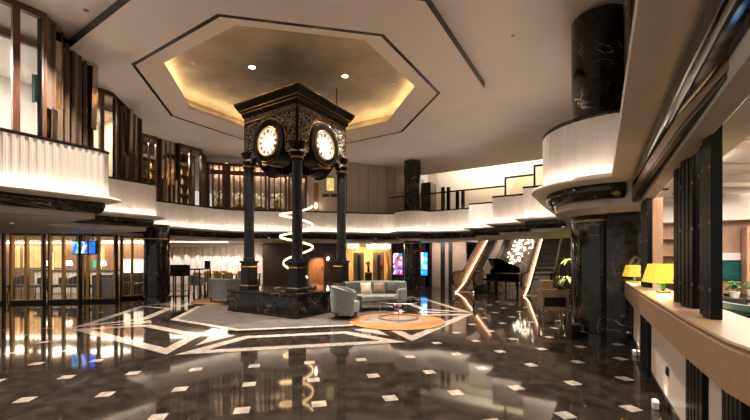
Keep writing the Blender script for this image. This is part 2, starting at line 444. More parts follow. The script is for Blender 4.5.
for x, y, e in ((-3.2, .3, 420), (-6.2, -.6, 420), (-1.2, 3.6, 420), (-4.0, 3.2, 320), (-11.6, 9.5, 320), (-5.0, 13.2, 420), (-1.6, 9.6, 300)):  # fill spots without fittings, added to brighten the floor and hall
    L_ = bpy.data.lights.new('hall_fill_spot', 'SPOT'); L_.energy = e * .5; L_.color = (1, .85, .71); L_.spot_size = 1.7; L_.spot_blend = .8; L_.shadow_soft_size = .06
    o = bpy.data.objects.new('hall_fill_spot', L_); col.objects.link(o); o.location = (x, y, ZC - .05)
# ------------------------------------------------------------------ balcony parapets
def parapet(name, path, pleated=True, led=True, zb=ZB, caps=True):
    if pleated: w = pleats(path, zb, ZT).build(name, M_pleat, kind='structure')
    else: w = sweep(MB(), path, [(0, zb), (0, ZT), (-.06, ZT), (-.06, zb)]).build(name, M_pleat, kind='structure')
    sweep(MB(), path, [(.009, ZT), (.013, ZT + .03), (.009, ZT + .06), (-.28, ZT + .06), (-.28, ZT)]).build('ledge', M_ledge, w)
    sweep(MB(), path, [(-.06, zb), (.15, zb), (.155, zb + .022), (.165, zb + .022), (.2, zb - .02), (.19, zb - .045), (.02, zb - .085), (-.06, zb - .085)]).build('lip', M_lip, w, True)
    if led: sweep(MB(), path, [(.105, zb + .001), (.145, zb + .001), (.145, zb + .010), (.105, zb + .010)]).build('light_strip', M_led, w)
    sweep(MB(), path, [(-.2, zb - .085), (-.06, zb - .085), (-.045, zb - .15), (-.07, zb - .24), (-.13, zb - .31), (-.2, zb - .31)]).build('marble_band', M_marble, w, True)
    return w
PL1 = [(-8.6, -3.5), (-8.6, 3.3), (-8.68, 3.42), (-11.25, 3.42)]
PL2 = [(-11.25, 3.4), (-11.25, 5.6), (-11.33, 5.7), (-14.3, 5.7)]
PB = [(-14.3, 5.7), (-14.3, 9.6), (-14.15, 10.3), (-13.7, 10.9), (-11.8, 12.5), (-10.2, 14.1), (-9.35, 15.0), (-8.9, 15.4), (-8.5, 15.55)] + arc(-7.65, 15.6, .85, 190, 350, 14) + [(-6.7, 15.6), (-4.5, 15.6)]
PS2 = [(-4.5, 15.6), (-4.5, 14.4), (-3.26, 14.4)]
PS3 = [(-3.26, 14.4), (-3.26, 13.15), (-2.02, 13.15)]
PS4 = [(-2.02, 13.15), (-2.02, 11.9), (-.85, 11.9)]
PBAY = [(-.85, 11.9), (-.9, 9.2)] + arc(.1, 7.42, 1.0, 180, 284, 16)
PR = [(.34, 6.45), (.34, -3.5)]
parapet('wall_balcony_left_near', PL1); parapet('wall_balcony_left_middle', PL2); parapet('wall_balcony_back', PB)
parapet('wall_balcony_right_far', PS2); parapet('wall_balcony_right_middle', PS3); parapet('wall_balcony_right_near', PS4)
parapet('wall_balcony_bay', PBAY); parapet('wall_balcony_right_side', PR, False, False)
# ground floor soffit and upper floor slab behind the parapets
edge = offs(PL1[:3], -.22)[:2] + [(-8.82, 3.2), (-11.47, 3.2)] + [(-11.47, 5.48), (-14.52, 5.48)] + offs(PB, -.22)[1:]
edge += [(-4.28, 15.38), (-4.28, 14.62), (-3.04, 14.62), (-3.04, 13.37), (-1.8, 13.37), (-1.8, 12.12), (-.63, 12.12), (-.66, 9.2)] + arc(.1, 7.42, .78, 180, 275, 10) + [(.5, 6.5), (.5, -3.5)]
back = [(.62, -3.5), (.62, 12.0), (1.3, 12.0), (1.3, 16.4), (-5.4, 16.4), (-5.4, 20.0), (-9, 24), (-22, 20), (-24, 6), (-20, -3.5)]
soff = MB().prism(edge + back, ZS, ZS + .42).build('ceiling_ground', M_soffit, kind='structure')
MB().prism(edge + back, ZS + .421, ZS + .6).build('upper_floor', M_carpet, soff)
# shallow white step under the black band
for px, py, lab in ((12, 223, 'pair of tiny downlights under the balcony, the one by the left frame edge'), (60, 224, 'tiny downlight under the balcony above the glass screens'), (64, 232, 'tiny downlight in the soffit just over the glass restaurant screen'), (201, 237, 'tiny downlight in the soffit before the curtained dining room'), (459, 240, 'tiny downlight in the soffit before the left escalator'), (566, 239, 'tiny downlight in the soffit beside the big marble column')):
    x, y = ceil_pt(px, py, ZS); downlight(x, y, ZS, lab, True, .03, 0)

# ------------------------------------------------------------------ columns
def column(name, x, y, r, z1, rb=None):
    c = MB().lathe([(r, 0.0), (r, z1)], (x, y), 40).build(name, M_marble, kind='structure', smooth=True)
    MB().lathe([(r + .03, 0), (r + .03, .1), (r + .005, .12)], (x, y), 40, False).build('base', M_black_inlay, c, True)
    MB().lathe([(r + .006, 2.18), (r + .006, 2.215)], (x, y), 40, False).build('brass_ring', M_gold_dark, c, True)
    return c
column('column_right', -.02, 8.25, .475, 6.12)
column('column_back', -7.65, 15.65, .41, 6.12)
column('column_left', -13.95, 7.05, .43, 2.72)
# marble pier between the big column and the counter
MB().box(.1, .62, 7.62, 8.5, 0, 2.3).build('wall_pier', M_marble, kind='structure')

# ------------------------------------------------------------------ clock tower
T = thing('clock_tower', 'black and gold four-faced clock tower on a dark marble plinth', 'clock', (CX + .04, CY, 0))
ph = 1.33
pl = MB().bbox(-ph, ph, -ph, ph, .012, .55, .01).build('plinth', M_marble, T)
MB().bbox(-ph - .03, ph + .03, -ph - .03, ph + .03, .55, .62, .012).build('plinth_cap', M_marble, pl)
MB().bbox(-ph - .02, ph + .02, -ph - .02, ph + .02, .012, .07, .01).build('plinth_foot', M_black_inlay, pl)
MB().lathe([(.62, .62), (.62, .66), (.55, .68), (.001, .68)], n=32).build('inner_dais', M_marble_lit, pl)
m = MB()
for s in (-1, 1):
    m.box(-ph, ph, s * (ph + .004) - .002, s * (ph + .004) + .002, .3, .302)
a = .935
first = None
for sx in (-1, 1):
    for sy in (-1, 1):
        c0 = MB().at((sx * a, sy * a, 0))
        prof = [(.155, 1.42), (.165, 1.46), (.15, 1.5), (.142, 1.6), (.128, 4.05)]
        n = 24; vs = []; fs = []
        for r, z in prof:
            for k in range(n):
                q = 2 * PI * k / n; rr = r * (1 - (.05 if k % 2 else 0)); vs.append((rr * math.cos(q), rr * math.sin(q), z))
        for j in range(len(prof) - 1):
            for k in range(n): fs.append((j * n + k, j * n + (k + 1) % n, (j + 1) * n + (k + 1) % n, (j + 1) * n + k))
        c0.add(vs, fs)
        cl = c0.build('column', M_tower_col, T)
        b = MB().at((sx * a, sy * a, 0)); b.bbox(-.2, .2, -.2, .2, .62, .72, .015).bbox(-.165, .165, -.165, .165, .72, 1.36, .015).bbox(-.19, .19, -.19, .19, 1.36, 1.42, .012)
        for q in range(4):
            b.at((sx * a, sy * a, 0), q * PI / 2).box(-.11, .11, -.172, -.16, .8, 1.28)
        b.build('pedestal', M_tower_col, cl)
        for z in (.722, 1.245): MB().at((sx * a, sy * a, 0)).box(-.18, .18, -.18, .18, z, z + .023).build('brass_band', M_gold, cl)
        g = MB().at((sx * a, sy * a, 0)); g.lathe([(.13, 4.02), (.165, 4.06), (.165, 4.1), (.14, 4.13), (.19, 4.2), (.195, 4.25), (.15, 4.31), (.17, 4.34), (.2, 4.42), (.22, 4.46)], n=20)
        g.build('capital', M_tower, cl, True)
        for pr in ([(.168, 4.055), (.17, 4.08), (.168, 4.105)], [(.2, 4.215), (.203, 4.23), (.2, 4.245)]): MB().at((sx * a, sy * a, 0)).lathe(pr, n=20, caps=False).build('collar_ring', M_gold_dark, cl, True)
# box with an arch over each dial
bh = 1.03; zb0, zb1 = 4.46, 5.5; zc = 4.62; Ra = .63
def spiral(cx, cz, r0, turns, a0, sgn=1, n=14):
    out = []
    for k in range(n + 1):
        t = k / n; r = r0 * (1 - .85 * t); q = a0 + sgn * turns * 2 * PI * t
        out.append((cx + r * math.cos(q), cz + r * math.sin(q)))
    return out
NUM = {1: 'I', 2: 'II', 3: 'III', 4: 'IIII', 5: 'V', 6: 'VI', 7: 'VII', 8: 'VIII', 9: 'IX', 10: 'X', 11: 'XI', 12: 'XII'}
for q in range(4):
    rz = q * PI / 2
    # panel with arched cut, facing -y before rotation
    poly = [(-bh, zb0), (-Ra, zb0)] + [(Ra * math.cos(PI - PI * k / 16), zc + Ra * math.sin(PI - PI * k / 16)) for k in range(17)] + [(Ra, zb0), (bh, zb0), (bh, zb1), (-bh, zb1)]
    m = MB(); m.T = Matrix.Rotation(rz, 4, 'Z') @ Matrix(((1, 0, 0, 0), (0, 0, 1, -bh), (0, 1, 0, 0), (0, 0, 0, 1)))
    m.prism(poly, 0, .08)
    pan = m.build('arched_panel', M_tower, T)
    R = Matrix.Rotation(rz, 4, 'Z')
    g = MB(); g.T = R
    g.tube([(Ra * math.cos(PI * k / 20), -bh - .012, zc + Ra * math.sin(PI * k / 20)) for k in range(21)], .02, 6)
    for s in (-1, 1):
        g.tube([(s * Ra, -bh - .012, zc), (s * Ra, -bh - .012, zb0 + .015), (s * (bh + .01), -bh - .012, zb0 + .015)], .014, 5)
    g.tube([(-bh, -bh - .012, zb1 - .03), (bh, -bh - .012, zb1 - .03)], .012, 5)
    g.tube([(-bh, -bh - .012, zb1 - .17), (bh, -bh - .012, zb1 - .17)], .008, 5)
    g.build('gilt_moulding', M_gold, pan, True)
    sc = MB(); sc.T = R
    rnd = random.Random(3 + q)
    tried = 0; placed = []
    while tried < 5000 and len(placed) < 190:
        tried += 1
        cx, cz, r0 = rnd.uniform(-.95, .95), rnd.uniform(zb0 + .08, zb1 - .24), rnd.uniform(.03, .065)
        if math.hypot(cx, cz - zc) < Ra + r0 * .9 and cz > zb0 - 1: continue
        if any(math.hypot(cx - p, cz - r) < (r0 + w) * .78 for p, r, w in placed): continue
        placed.append((cx, cz, r0))
        sp = spiral(cx, cz, r0, rnd.uniform(1.1, 1.7), rnd.uniform(0, 6.28), rnd.choice((-1, 1)), 11)
        sc.tube([(x, -bh - .006, z) for x, z in sp], .0065, 4)
    for k in range(22):
        x = -.96 + k * .0914
        sc.tube([(x + .034 * math.cos(t * 2 * PI / 8), -bh - .008, zb1 - .1 + .05 * math.sin(t * 2 * PI / 8)) for t in range(8)], .008, 4, True)
    sc.tube([(-.97, -bh - .006, zb0 + .03), (-.97, -bh - .006, zb1 - .19), (.97, -bh - .006, zb1 - .19), (.97, -bh - .006, zb0 + .03)], .006, 4)
    sc.build('scroll_pattern', M_scroll, pan)
    # clock drum
    drum = MB(); drum.T = R @ Matrix.Translation((0, 0, zc)) @ Matrix.Rotation(PI / 2, 4, 'X')
    drum.lathe([(.001, .56), (.585, .55), (.60, bh - .02), (.60, bh + .03), (.575, bh + .07), (.50, bh + .075), (.38, bh + .04), (.37, bh + .02)], n=40, caps=False)
    d = drum.build('clock', M_tower, T, True)
    g = MB(); g.T = drum.T
    g.lathe([(.365, bh + .04), (.368, bh + .085), (.39, bh + .09), (.412, bh + .06)], n=40, caps=False).build('bezel', M_gold, d, True)
    g = MB(); g.T = drum.T; g.lathe([(.368, bh + .03), (.368, bh + .045)], n=40).build('dial', M_dial, d)
    y0 = -bh - .048
    for hnum, tx in NUM.items():
        nm = MB(); nm.T = R
        q2 = PI / 2 - hnum * PI / 6; ux, uz = math.cos(q2), math.sin(q2); tx_, tz_ = uz, -ux
        wd = {'I': .022, 'V': .04, 'X': .04}; tot = sum(wd[ch] for ch in tx); p = -tot / 2
        def st(a1, b1, a2, b2, w=.010):
            # stroke in (tangent, radial)
            A = Vector((a1, b1)); B = Vector((a2, b2)); dd = (B - A).normalized(); nn = Vector((-dd.y, dd.x)) * w
            pp = [A + nn, A - nn, B - nn, B + nn]
            nm.add([(u.x * tx_ + u.y * ux, y0, zc + u.x * tz_ + u.y * uz) for u in pp], [(0, 1, 2, 3)])
        for ch in tx:
            w = wd[ch]
            if ch == 'I': st(p + w / 2, .245, p + w / 2, .325)
            elif ch == 'V': st(p + .004, .325, p + w / 2, .245); st(p + w - .004, .325, p + w / 2, .245)
            else: st(p + .004, .325, p + w - .004, .245); st(p + w - .004, .325, p + .004, .245)
            p += w
        nm.build('numeral', M_ink, d)
    hd = MB(); hd.T = R
    for ang, ln, w in ((math.radians(208), .17, .010), (math.radians(300), .235, .007)):
        ux, uz = math.sin(ang), math.cos(ang)
        hd.add([(-uz * w, y0 - .01, zc + ux * w), (uz * w, y0 - .01, zc - ux * w), (ux * ln, y0 - .01, zc + uz * ln)], [(0, 1, 2)])
    hd.build('hands', M_gold_dark, d)
    # engraved plaque below the dial
    pq = MB(); pq.T = R; vs = []; fs = []
    for k in range(9):
        q3 = math.radians(-90 - 24 + 6 * k)
        for rr, yy in ((.53, -bh - .085), (.64, -bh - .02)):
            vs.append((rr * math.cos(q3), yy, zc + rr * math.sin(q3)))
    for k in range(8): fs.append((2 * k, 2 * k + 1, 2 * k + 3, 2 * k + 2))
    pq.add(vs, fs); pq.build('plaque', M_gold, d)
    # bracket scrolls under the box corners
    for s in (-1, 1):
        br = MB(); br.T = R; br.box(s * .70 - .12, s * .70 + .12, -bh + .02, -bh + .05, 4.30, 4.46)
        for (cx, cz, r0) in ((s * .80, 4.38, .075), (s * .70, 4.30, .06), (s * .62, 4.40, .05), (s * .76, 4.20, .05)):
            br.tube([(x, -bh + .012, z) for x, z in spiral(cx, cz, r0, 1.4, 0 if s > 0 else PI, s)], .012, 4)
        br.build('bracket', M_scroll, pan)
# cornice
m = MB(); sq = [(-1, -1), (1, -1), (1, 1), (-1, 1)]
prof = [(bh - .05, 5.44), (bh + .02, 5.46), (bh + .05, 5.52), (bh + .06, 5.58), (bh + .10, 5.62), (bh + .15, 5.70), (bh + .19, 5.78), (bh + .2, 5.85), (bh + .17, 5.87), (bh - .3, 5.90)]
vs = [(x * r, y * r, z) for r, z in prof for x, y in sq]
fs = [(j * 4 + k, j * 4 + (k + 1) % 4, j * 4 + 4 + (k + 1) % 4, j * 4 + 4 + k) for j in range(len(prof) - 1) for k in range(4)] + [tuple(range(len(vs) - 4, len(vs))), (3, 2, 1, 0)]
m.add(vs, fs); cor = m.build('cornice', M_tower, T)
g = MB()
for r, z in ((bh + .062, 5.575), (bh + .118, 5.635), (bh + .203, 5.835)):
    g.tube([(x * r, y * r, z) for x, y in sq], .008, 5, True)
g.build('gilt_line', M_gold, cor)
MB().lathe([(.018, 5.88), (.018, 6.55)], (.9, .75), 8).build('top_rod', M_black, T)
# spiral pendant inside the tower
SP = thing('spiral_pendant_light', 'glowing golden spiral ribbon pendant hanging inside the clock tower', 'light', (CX + .04, CY, 0))
path = []
for k in range(91):
    t = k / 90; z = 3.05 - 2.12 * t
    r = .47 if t < .6 else .47 - .14 * math.sin((t - .6) / .4 * PI / 2)
    q = math.radians(60) + (2 * PI * 3.35 * t if t < .6 else 2 * PI * (2.01 + 2.2 * (t - .6)))
    path.append((r * math.cos(q), r * math.sin(q), z))
m = MB(); vs = []; fs = []
for i, p in enumerate(path):
    rr = math.hypot(p[0], p[1])
    for d, h in ((0, .026), (0, -.026), (.02, -.026), (.02, .026)):
        vs.append((p[0] * (1 + d / rr), p[1] * (1 + d / rr), p[2] + h))
for i in range(len(path) - 1):
    for k in range(4): fs.append((i * 4 + k, i * 4 + (k + 1) % 4, i * 4 + 4 + (k + 1) % 4, i * 4 + 4 + k))
m.add(vs, fs); m.build('ribbon', emis('ribbon_glow', (1, .66, .30), 1.5), SP)
m = MB()
for q in range(3):
    p = path[10 + q * 9]; m.tube([(p[0], p[1], p[2]), (p[0], p[1], 4.55)], .004, 4)
m.tube([(0, 0, .95), (0, 0, 4.55)], .006, 4)
for p in (path[60], path[80], path[89]): m.tube([(p[0], p[1], p[2]), (0, 0, p[2])], .004, 4)
m.build('wire', M_steel, SP)
MB().lathe([(.5, 4.55), (.5, 4.6)], n=24).build('ceiling_plate', M_black, SP)

# ------------------------------------------------------------------ upper floor walls and windows
def seg(p0, p1): return (p0[0], p0[1], 0), math.atan2(p1[1] - p0[1], p1[0] - p0[0]), math.hypot(p1[0] - p0[0], p1[1] - p0[1])
ZW0, ZW1 = 3.3, ZC + .19
win_n = [0]
def window(p0, p1, z0=ZW0 + .35, z1=ZW1 - .12, wood=None, bars=0, transom=None, pane=None, fw=.05, bw=.018):
    """timber window between two plan points, looking out to the right of travel"""
    win_n[0] += 1
    loc, rz, L = seg(p0, p1); wood = wood or M_wood
    m = MB().at(loc, rz); w = fw
    m.box(0, w, -.05, .07, z0, z1).box(L - w, L, -.05, .07, z0, z1).box(0, L, -.05, .07, z0 - .12, z0).box(0, L, -.05, .07, z1, z1 + .12)
    if transom: m.box(w, L - w, -.03, .05, transom, transom + .045)
    for k in range(bars): x = L * (k + 1) / (bars + 1); m.box(x - bw, x + bw, -.03, .05, z0, z1)
    o = m.build('window_%d' % win_n[0], wood, kind='structure')
    MB().at(loc, rz).box(w, L - w, 0, .012, z0, z1).build('pane', pane or M_glass, o)
    return o
def fold_panels(name, p0, p1, n=8, z0=ZW0, z1=ZW1, dep=.05):
    """staggered bronze mirror strips, each with its own slight turn, between lacquer slats"""
    loc, rz, L = seg(p0, p1); st = L / n
    w = MB().at(loc, rz).box(0, L, .08, .14, z0, z1).build(name, M_wood_dark, kind='structure')
    ms = MB(); ml = MB(); rnd = random.Random(len(name) * 7 + n)
    for k in range(n):
        cut = z0 + (z1 - z0) * (.36 + .12 * rnd.random())
        base = Matrix.Translation(Vector(loc)) @ Matrix.Rotation(rz, 4, 'Z') @ Matrix.Translation((st * (k + .46), 0, 0))
        for za, zb_, q in ((z0, cut, rnd.uniform(-.10, .10)), (cut + .01, z1, rnd.uniform(-.08, .08))):
            tgt = ms if (k + (za > z0)) % 4 != 1 else ml
            tgt.T = base @ Matrix.Rotation(q, 4, 'Z') @ Matrix.Rotation(rnd.uniform(-.03, .03), 4, 'X'); tgt.box(-st * .44, st * .44, -.012, 0, za, zb_)
        ml.T = base; ml.box(st * .45, st * .53, -dep, .02, z0, z1 - .04 - .25 * rnd.random())
    ms.build('mirror_strip', M_bronze_mirror, w)
    ml.build('lacquer_slat', M_taupe, w)
    MB().at(loc, rz).box(L - .05, L + .02, -.07, .14, z0, z1).build('end_post', M_wood_dark, w)
    return w
def wall(name, p0, p1, z0, z1, m_, th=.1, sub=None):
    loc, rz, L = seg(p0, p1)
    return MB().at(loc, rz).box(0, L, 0, th, z0, z1).build(name, m_, kind='structure')
# left near bay
for y0, y1 in ((.55, .95), (.95, 1.32), (1.32, 1.68), (1.72, 2.1), (2.1, 2.52)): window((-9.05, y0), (-9.05, y1))
wall('wall_upper_left_sill', (-9.05, -3.5), (-9.05, 2.52), ZW0, ZW0 + .25, M_wood)
wall('wall_upper_left_blank', (-9.05, -3.5), (-9.05, .55), ZW0, ZW1, M_wood_dark)
fold_panels('wall_mirror_left_near', (-9.05, 2.52), (-10.15, 3.62), 7)
# left middle bay
for y0, y1 in ((3.72, 4.12), (4.12, 4.46), (4.46, 4.86)): window((-11.75, y0), (-11.75, y1))
wall('wall_upper_left_middle_sill', (-11.75, 3.5), (-11.75, 4.86), ZW0, ZW0 + .25, M_wood)
fold_panels('wall_mirror_left_middle', (-11.75, 4.86), (-12.68, 5.86), 7)
# left far run
window((-14.6, 6.2), (-14.6, 6.8)); window((-14.6, 6.8), (-14.6, 7.37), bars=1)
fold_panels('wall_mirror_left_far', (-14.6, 7.37), (-14.6, 8.24), 5)
window((-14.6, 8.24), (-14.6, 8.72)); window((-14.6, 8.72), (-14.6, 9.22))
wall('wall_upper_left_far_sill', (-14.6, 6.2), (-14.6, 9.22), ZW0, ZW0 + .25, M_wood)
wall('wall_upper_corner', (-14.6, 9.22), (-15.5, 10.05), ZW0, ZW1, M_wood_dark)
# five window bays across the back corner
B0, B1 = (-15.5, 10.05), (-12.25, 13.3)
def on_line(px, a=B0, b=B1):
    r = (px - 375) / F_; d = (-S_ + C_ * r, C_ + S_ * r)
    e = (b[0] - a[0], b[1] - a[1]); den = d[0] * e[1] - d[1] * e[0]
    t = (a[0] * e[1] - a[1] * e[0]) / den
    return (d[0] * t, d[1] * t)
ZTOP = ZC - .06
for px0, px1 in ((207, 225), (228, 246), (249, 267), (268, 287), (288, 307)):
    window(on_line(px0), on_line(px1), z0=3.90, z1=ZTOP - .1, bars=2, transom=5.42, fw=.11, bw=.03)
wall('wall_upper_back_sill', B0, B1, ZW0, 3.80, M_wood)
wall('wall_upper_back_post', on_line(225), on_line(228), ZW0, ZTOP, M_wood); wall('wall_upper_back_post', on_line(246), on_line(249), ZW0, ZTOP, M_wood)
# room behind those bays with a lit cornice
def back_off(p, d): return (p[0] - d * .707, p[1] + d * .707)
rb0, rb1 = back_off(B0, 1.0), back_off(B1, 1.0)
w = wall('wall_upper_room_back', rb0, rb1, 3.0, 6.6, mat('taupe_wallpaper', (.34, .27, .20), .6, var=.15, vscale=9))
loc, rz, L = seg(rb0, rb1)
MB().at(loc, rz).box(0, L, -.25, -.18, 5.62, 5.8).build('cornice_board', M_wood, w)
MB().at(loc, rz).box(0, L, -.16, -.12, 5.74, 5.76).build('light_strip', emis('cornice_led', WARM2, 15), w)
wall('wall_upper_room_top', back_off(B0, .0), back_off(B1, .0), ZTOP + .05, ZW1, M_ceil, .08)
# orchid arrangements in the bays
for i, (px, lab) in enumerate(((217, 'white orchids on a pale plinth in the first back window from the wooden corner'), (238, 'white orchids on a pale plinth in the second back window, just before the tower column'), (259, 'white orchids on a pale plinth in the back window right after the first tower column'), (277, 'white orchids on a pale plinth in the back window under the first clock dial'))):
    p = back_off(on_line(px), .5)
    st = thing('flower_plinth', 'pale display plinth carrying ' + lab.replace(' on a pale plinth', ''), 'plinth', (p[0], p[1], 2.901), PI / 4)
    MB().bbox(-.2, .2, -.2, .2, 0, .93, .02).build('body', M_white, st); MB().box(-.17, .17, -.206, -.2, .86, .9).build('lamp', M_white_lamp, st)
    t = thing('orchid_arrangement', lab, 'flowers', (p[0], p[1], 3.832), PI / 4)
    MB().lathe([(.10, 0), (.17, .1), (.16, .22), (.13, .25)], n=14).build('bowl', M_gold_dark, t, True)
    lf = MB(); fl = MB(); rnd = random.Random(i)
    for k in range(16):
        a = rnd.uniform(0, 2 * PI); q = rnd.uniform(.2, .34); h = rnd.uniform(.25, .5)
        d = (math.cos(a), math.sin(a)); nn = (-d[1] * .035, d[0] * .035)
        lf.add([(0, 0, .2), (d[0] * q * .5 + nn[0], d[1] * q * .5 + nn[1], .2 + h * .8), (d[0] * q, d[1] * q, .2 + h * .7), (d[0] * q * .5 - nn[0], d[1] * q * .5 - nn[1], .2 + h * .8)], [(0, 1, 2, 3)])
    for k in range(22):
        a = rnd.uniform(0, 2 * PI); q = rnd.uniform(.05, .32); fl.ball((q * math.cos(a), q * math.sin(a), rnd.uniform(.55, .85)), .045, 6, (1, 1, .6))
    lf.build('leaf', M_leaf_y, t); fl.build('blossom', M_petal, t)
    L_ = bpy.data.lights.new('niche_lamp', 'SPOT'); L_.energy = 34; L_.color = (1, .85, .65); L_.spot_size = 1.1; L_.shadow_soft_size = .05
    o = bpy.data.objects.new('niche_lamp', L_); col.objects.link(o); o.location = (p[0], p[1], 5.5)
# sign wall and beige panels to the back column
SA, SB, SC = B1, (-10.45, 14.25), (-9.0, 16.5)
wall('wall_sign', SA, SB, 3.0, ZW1, M_cream)
loc, rz, L = seg(SA, SB)
sw = bpy.data.objects['wall_sign']
def along(px): p = on_line(px, SA, SB); return math.hypot(p[0] - SA[0], p[1] - SA[1])
a0, a1 = along(314), along(318.5)
MB().at(loc, rz).box(a0, a1, -.03, 0, 3.3, 5.2).build('lit_panel', M_orange_wood, sw)
wl = thing('wall_lantern', 'small glowing lantern low on the honey panel beside the upper sign wall', 'lamp', (loc[0] + (a0 + a1) / 2 * math.cos(rz) + .06 * math.sin(rz), loc[1] + (a0 + a1) / 2 * math.sin(rz) - .06 * math.cos(rz), 3.95), rz)
MB().lathe([(.04, 0), (.05, .02), (.05, .2), (.03, .24)], n=10).build('glow_shade', M_white_lamp, wl, True)
a0, a1 = along(326), along(335)
pc = thing('framed_picture', 'small framed yellow picture above dark lettering on the upper sign wall', 'picture', (loc[0] + math.sin(rz) * .02, loc[1] - math.cos(rz) * .02, 0), rz)
D_ = 17.5; z1, z0 = hz(176.5, D_), hz(191, D_)
m = MB(); t_ = .04
m.box(a0, a1, -.03, 0, z0, z0 + t_).box(a0, a1, -.03, 0, z1 - t_, z1).box(a0, a0 + t_, -.03, 0, z0, z1).box(a1 - t_, a1, -.03, 0, z0, z1).build('frame', M_steel, pc)
MB().box(a0 + t_, a1 - t_, -.015, -.005, z0 + t_, z1 - t_).build('picture_sheet', screen_mat('picture_patches', [(.6, .5, .12), (.75, .62, .2), (.5, .42, .15), (.7, .35, .1), (.65, .6, .3)], 4, .35), pc)
# lettering too small to read in the photograph: two words of dark upright marks
sg = thing('sign_lettering', 'two words of dark raised lettering below the framed picture', 'sign', (loc[0] + math.sin(rz) * .015, loc[1] - math.cos(rz) * .015, 0), rz)
z1, z0 = hz(193.3, D_), hz(196.4, D_); m = MB(); x = along(322.5); e_ = along(338); lw = (e_ - x) / 11.5
rnd = random.Random(2)
for k in range(11):
    if k == 5: x += lw; continue
    m = MB(); m.box(x, x + .03, -.015, 0, z0, z1).box(x + lw * .6, x + lw * .6 + .03, -.015, 0, z0, z1)
    zz = rnd.choice((z0, (z0 + z1) / 2 - .012, z1 - .03)); m.box(x, x + lw * .6, -.015, 0, zz, zz + .03); x += lw
    m.build('letter', M_wood_dark, sg)
MB().at(loc, rz).box(L - .22, L - .05, -.06, 0, 3.2, ZC + .1).build('bronze_post', M_bronze, sw)
bw = wall('wall_beige_panel', SB, SC, 3.0, ZW1, M_pinkwall)
loc, rz, L = seg(SB, SC)
m = MB().at(loc, rz)
for k in range(1, 5): m.box(L * k / 5 - .012, L * k / 5 + .012, -.012, .01, 3.3, ZW1)
m.build('panel_joint', M_bronze, bw)
sb_ = MB().at(seg((-12.25, 13.3), SC)[0], seg((-12.25, 13.3), SC)[1]).box(.6, 3.9, -.25, -.2, 3.2, 3.75).build('baseboard_upper_back', M_wood, kind='structure')
wall('wall_upper_far', (-9.0, 16.5), (-9.0, 20.0), 2.9, ZW1, M_pinkwall)
# atrium behind the right of the back balcony
at_w = wall('wall_atrium_back', (-9.2, 21.0), (3.5, 21.0), 0, 8.2, M_cream, .2)
wall('wall_atrium_right', (3.4, 21.0), (3.4, 12.0), 0, 8, M_cream, .2)
MB().add([(-7.6, 20.98, 3.0), (-5.0, 20.98, 3.0), (-3.2, 20.98, 8.0), (-9, 20.98, 8.0)], [(0, 1, 2, 3)]).add([(-1.2, 20.98, 3.2), (2.6, 20.98, 3.2), (3.2, 20.98, 7.5), (-2.6, 20.98, 7.5)], [(0, 1, 2, 3)]).build('sloped_panel', M_white, at_w)
MB().box(-9.2, 3.6, 18.5, 21.3, 8.0, 8.15).build('ceiling_atrium', M_white, kind='structure')
area_later = [((-3, 18.95, 6.8), 90, 8, .5, (1, .86, .64), (1.95, 0, 0))]
dk = wall('wall_dark_lounge_block', (-8.55, 17.6), (-7.55, 17.6), 2.9, 5.5, M_wood_dark, .8)
for i, px in enumerate((443, 448.5, 457.5, 463)):
    x, y = at_depth(px, 18.6 if i < 2 else 19.4)
    MB().box(x - .08, x + .08, y - .08, y + .08, 2.9, 5.15).build('column_upper_lounge', M_black, kind='structure')
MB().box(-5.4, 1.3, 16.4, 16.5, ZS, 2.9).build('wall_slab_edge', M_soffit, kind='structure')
# glass balustrades
def balustrade(p0, p1, z0, z1, label, posts=(1, 1)):
    loc, rz, L = seg(p0, p1)
    t = thing('glass_balustrade', label, 'railing', loc, rz)
    MB().box(0, L, -.03, .03, z1 - .06, z1).build('handrail', M_ledge, t)
    MB().box(.02, L - .02, -.006, .006, z0, z1 - .06).build('glass_panel', M_glass_t, t)
    for k, x in enumerate((.03, L - .03)):
        if posts[k]: MB().box(x - .03, x + .03, -.03, .03, z0, z1 - .06).build('post', M_ledge, t)
    return t
balustrade((-9.1, 15.86), (-3.4, 15.86), ZT + .06, 4.58, 'long glass balustrade with black handrail behind the marble column at the back', (0, 0))
balustrade((-2.9, 13.4), (-1.95, 13.4), ZT + .06, 4.4, 'short glass balustrade on the third stepped parapet from the back column', (1, 0))
balustrade((-1.76, 12.15), (-.9, 12.15), ZT + .06, 4.4, 'short glass balustrade next to the round ivory balcony bay', (1, 1))
# rooms seen through the upper left windows
def room(tag_, x0, x1, y0, y1, col_m=M_cream, power=60, z0=3.02, z1=6.05):
    w = MB()
    w.box(x0, x0 + .05, y0, y1, z0, z1).box(x0, x1, y0 - .05, y0, z0, z1).box(x0, x1, y1, y1 + .05, z0, z1).box(x0, x1, y0, y1, z1 - .05, z1)
    o = w.build('wall_' + tag_, col_m, kind='structure')
    L = bpy.data.lights.new('room_lamp', 'AREA'); L.energy = power; L.color = (1, .93, .80); L.size = 1.2
    b = bpy.data.objects.new('room_lamp', L); col.objects.link(b); b.location = ((x0 + x1) / 2, (y0 + y1) / 2, z1 - .1)
    return o
room('upper_left_room', -12.6, -10.3, -1.5, 3.3, M_white, 75)
room('upper_left_middle_room', -14.3, -12.8, 3.5, 5.4, M_cream, 16)
room('upper_left_far_room', -17.0, -15.3, 6.0, 9.3, M_wood_dark, 40)
x, y = ray = at_depth(32, 8.6)
cu = thing('curtain', 'short teal curtain hanging high inside the upper left window', 'curtain', (x, y, 5.22), .6)
m = MB(); n = 28
vs = [(k * .018, .03 * math.sin(k * 1.3), z) for z in (0, .66) for k in range(n)]
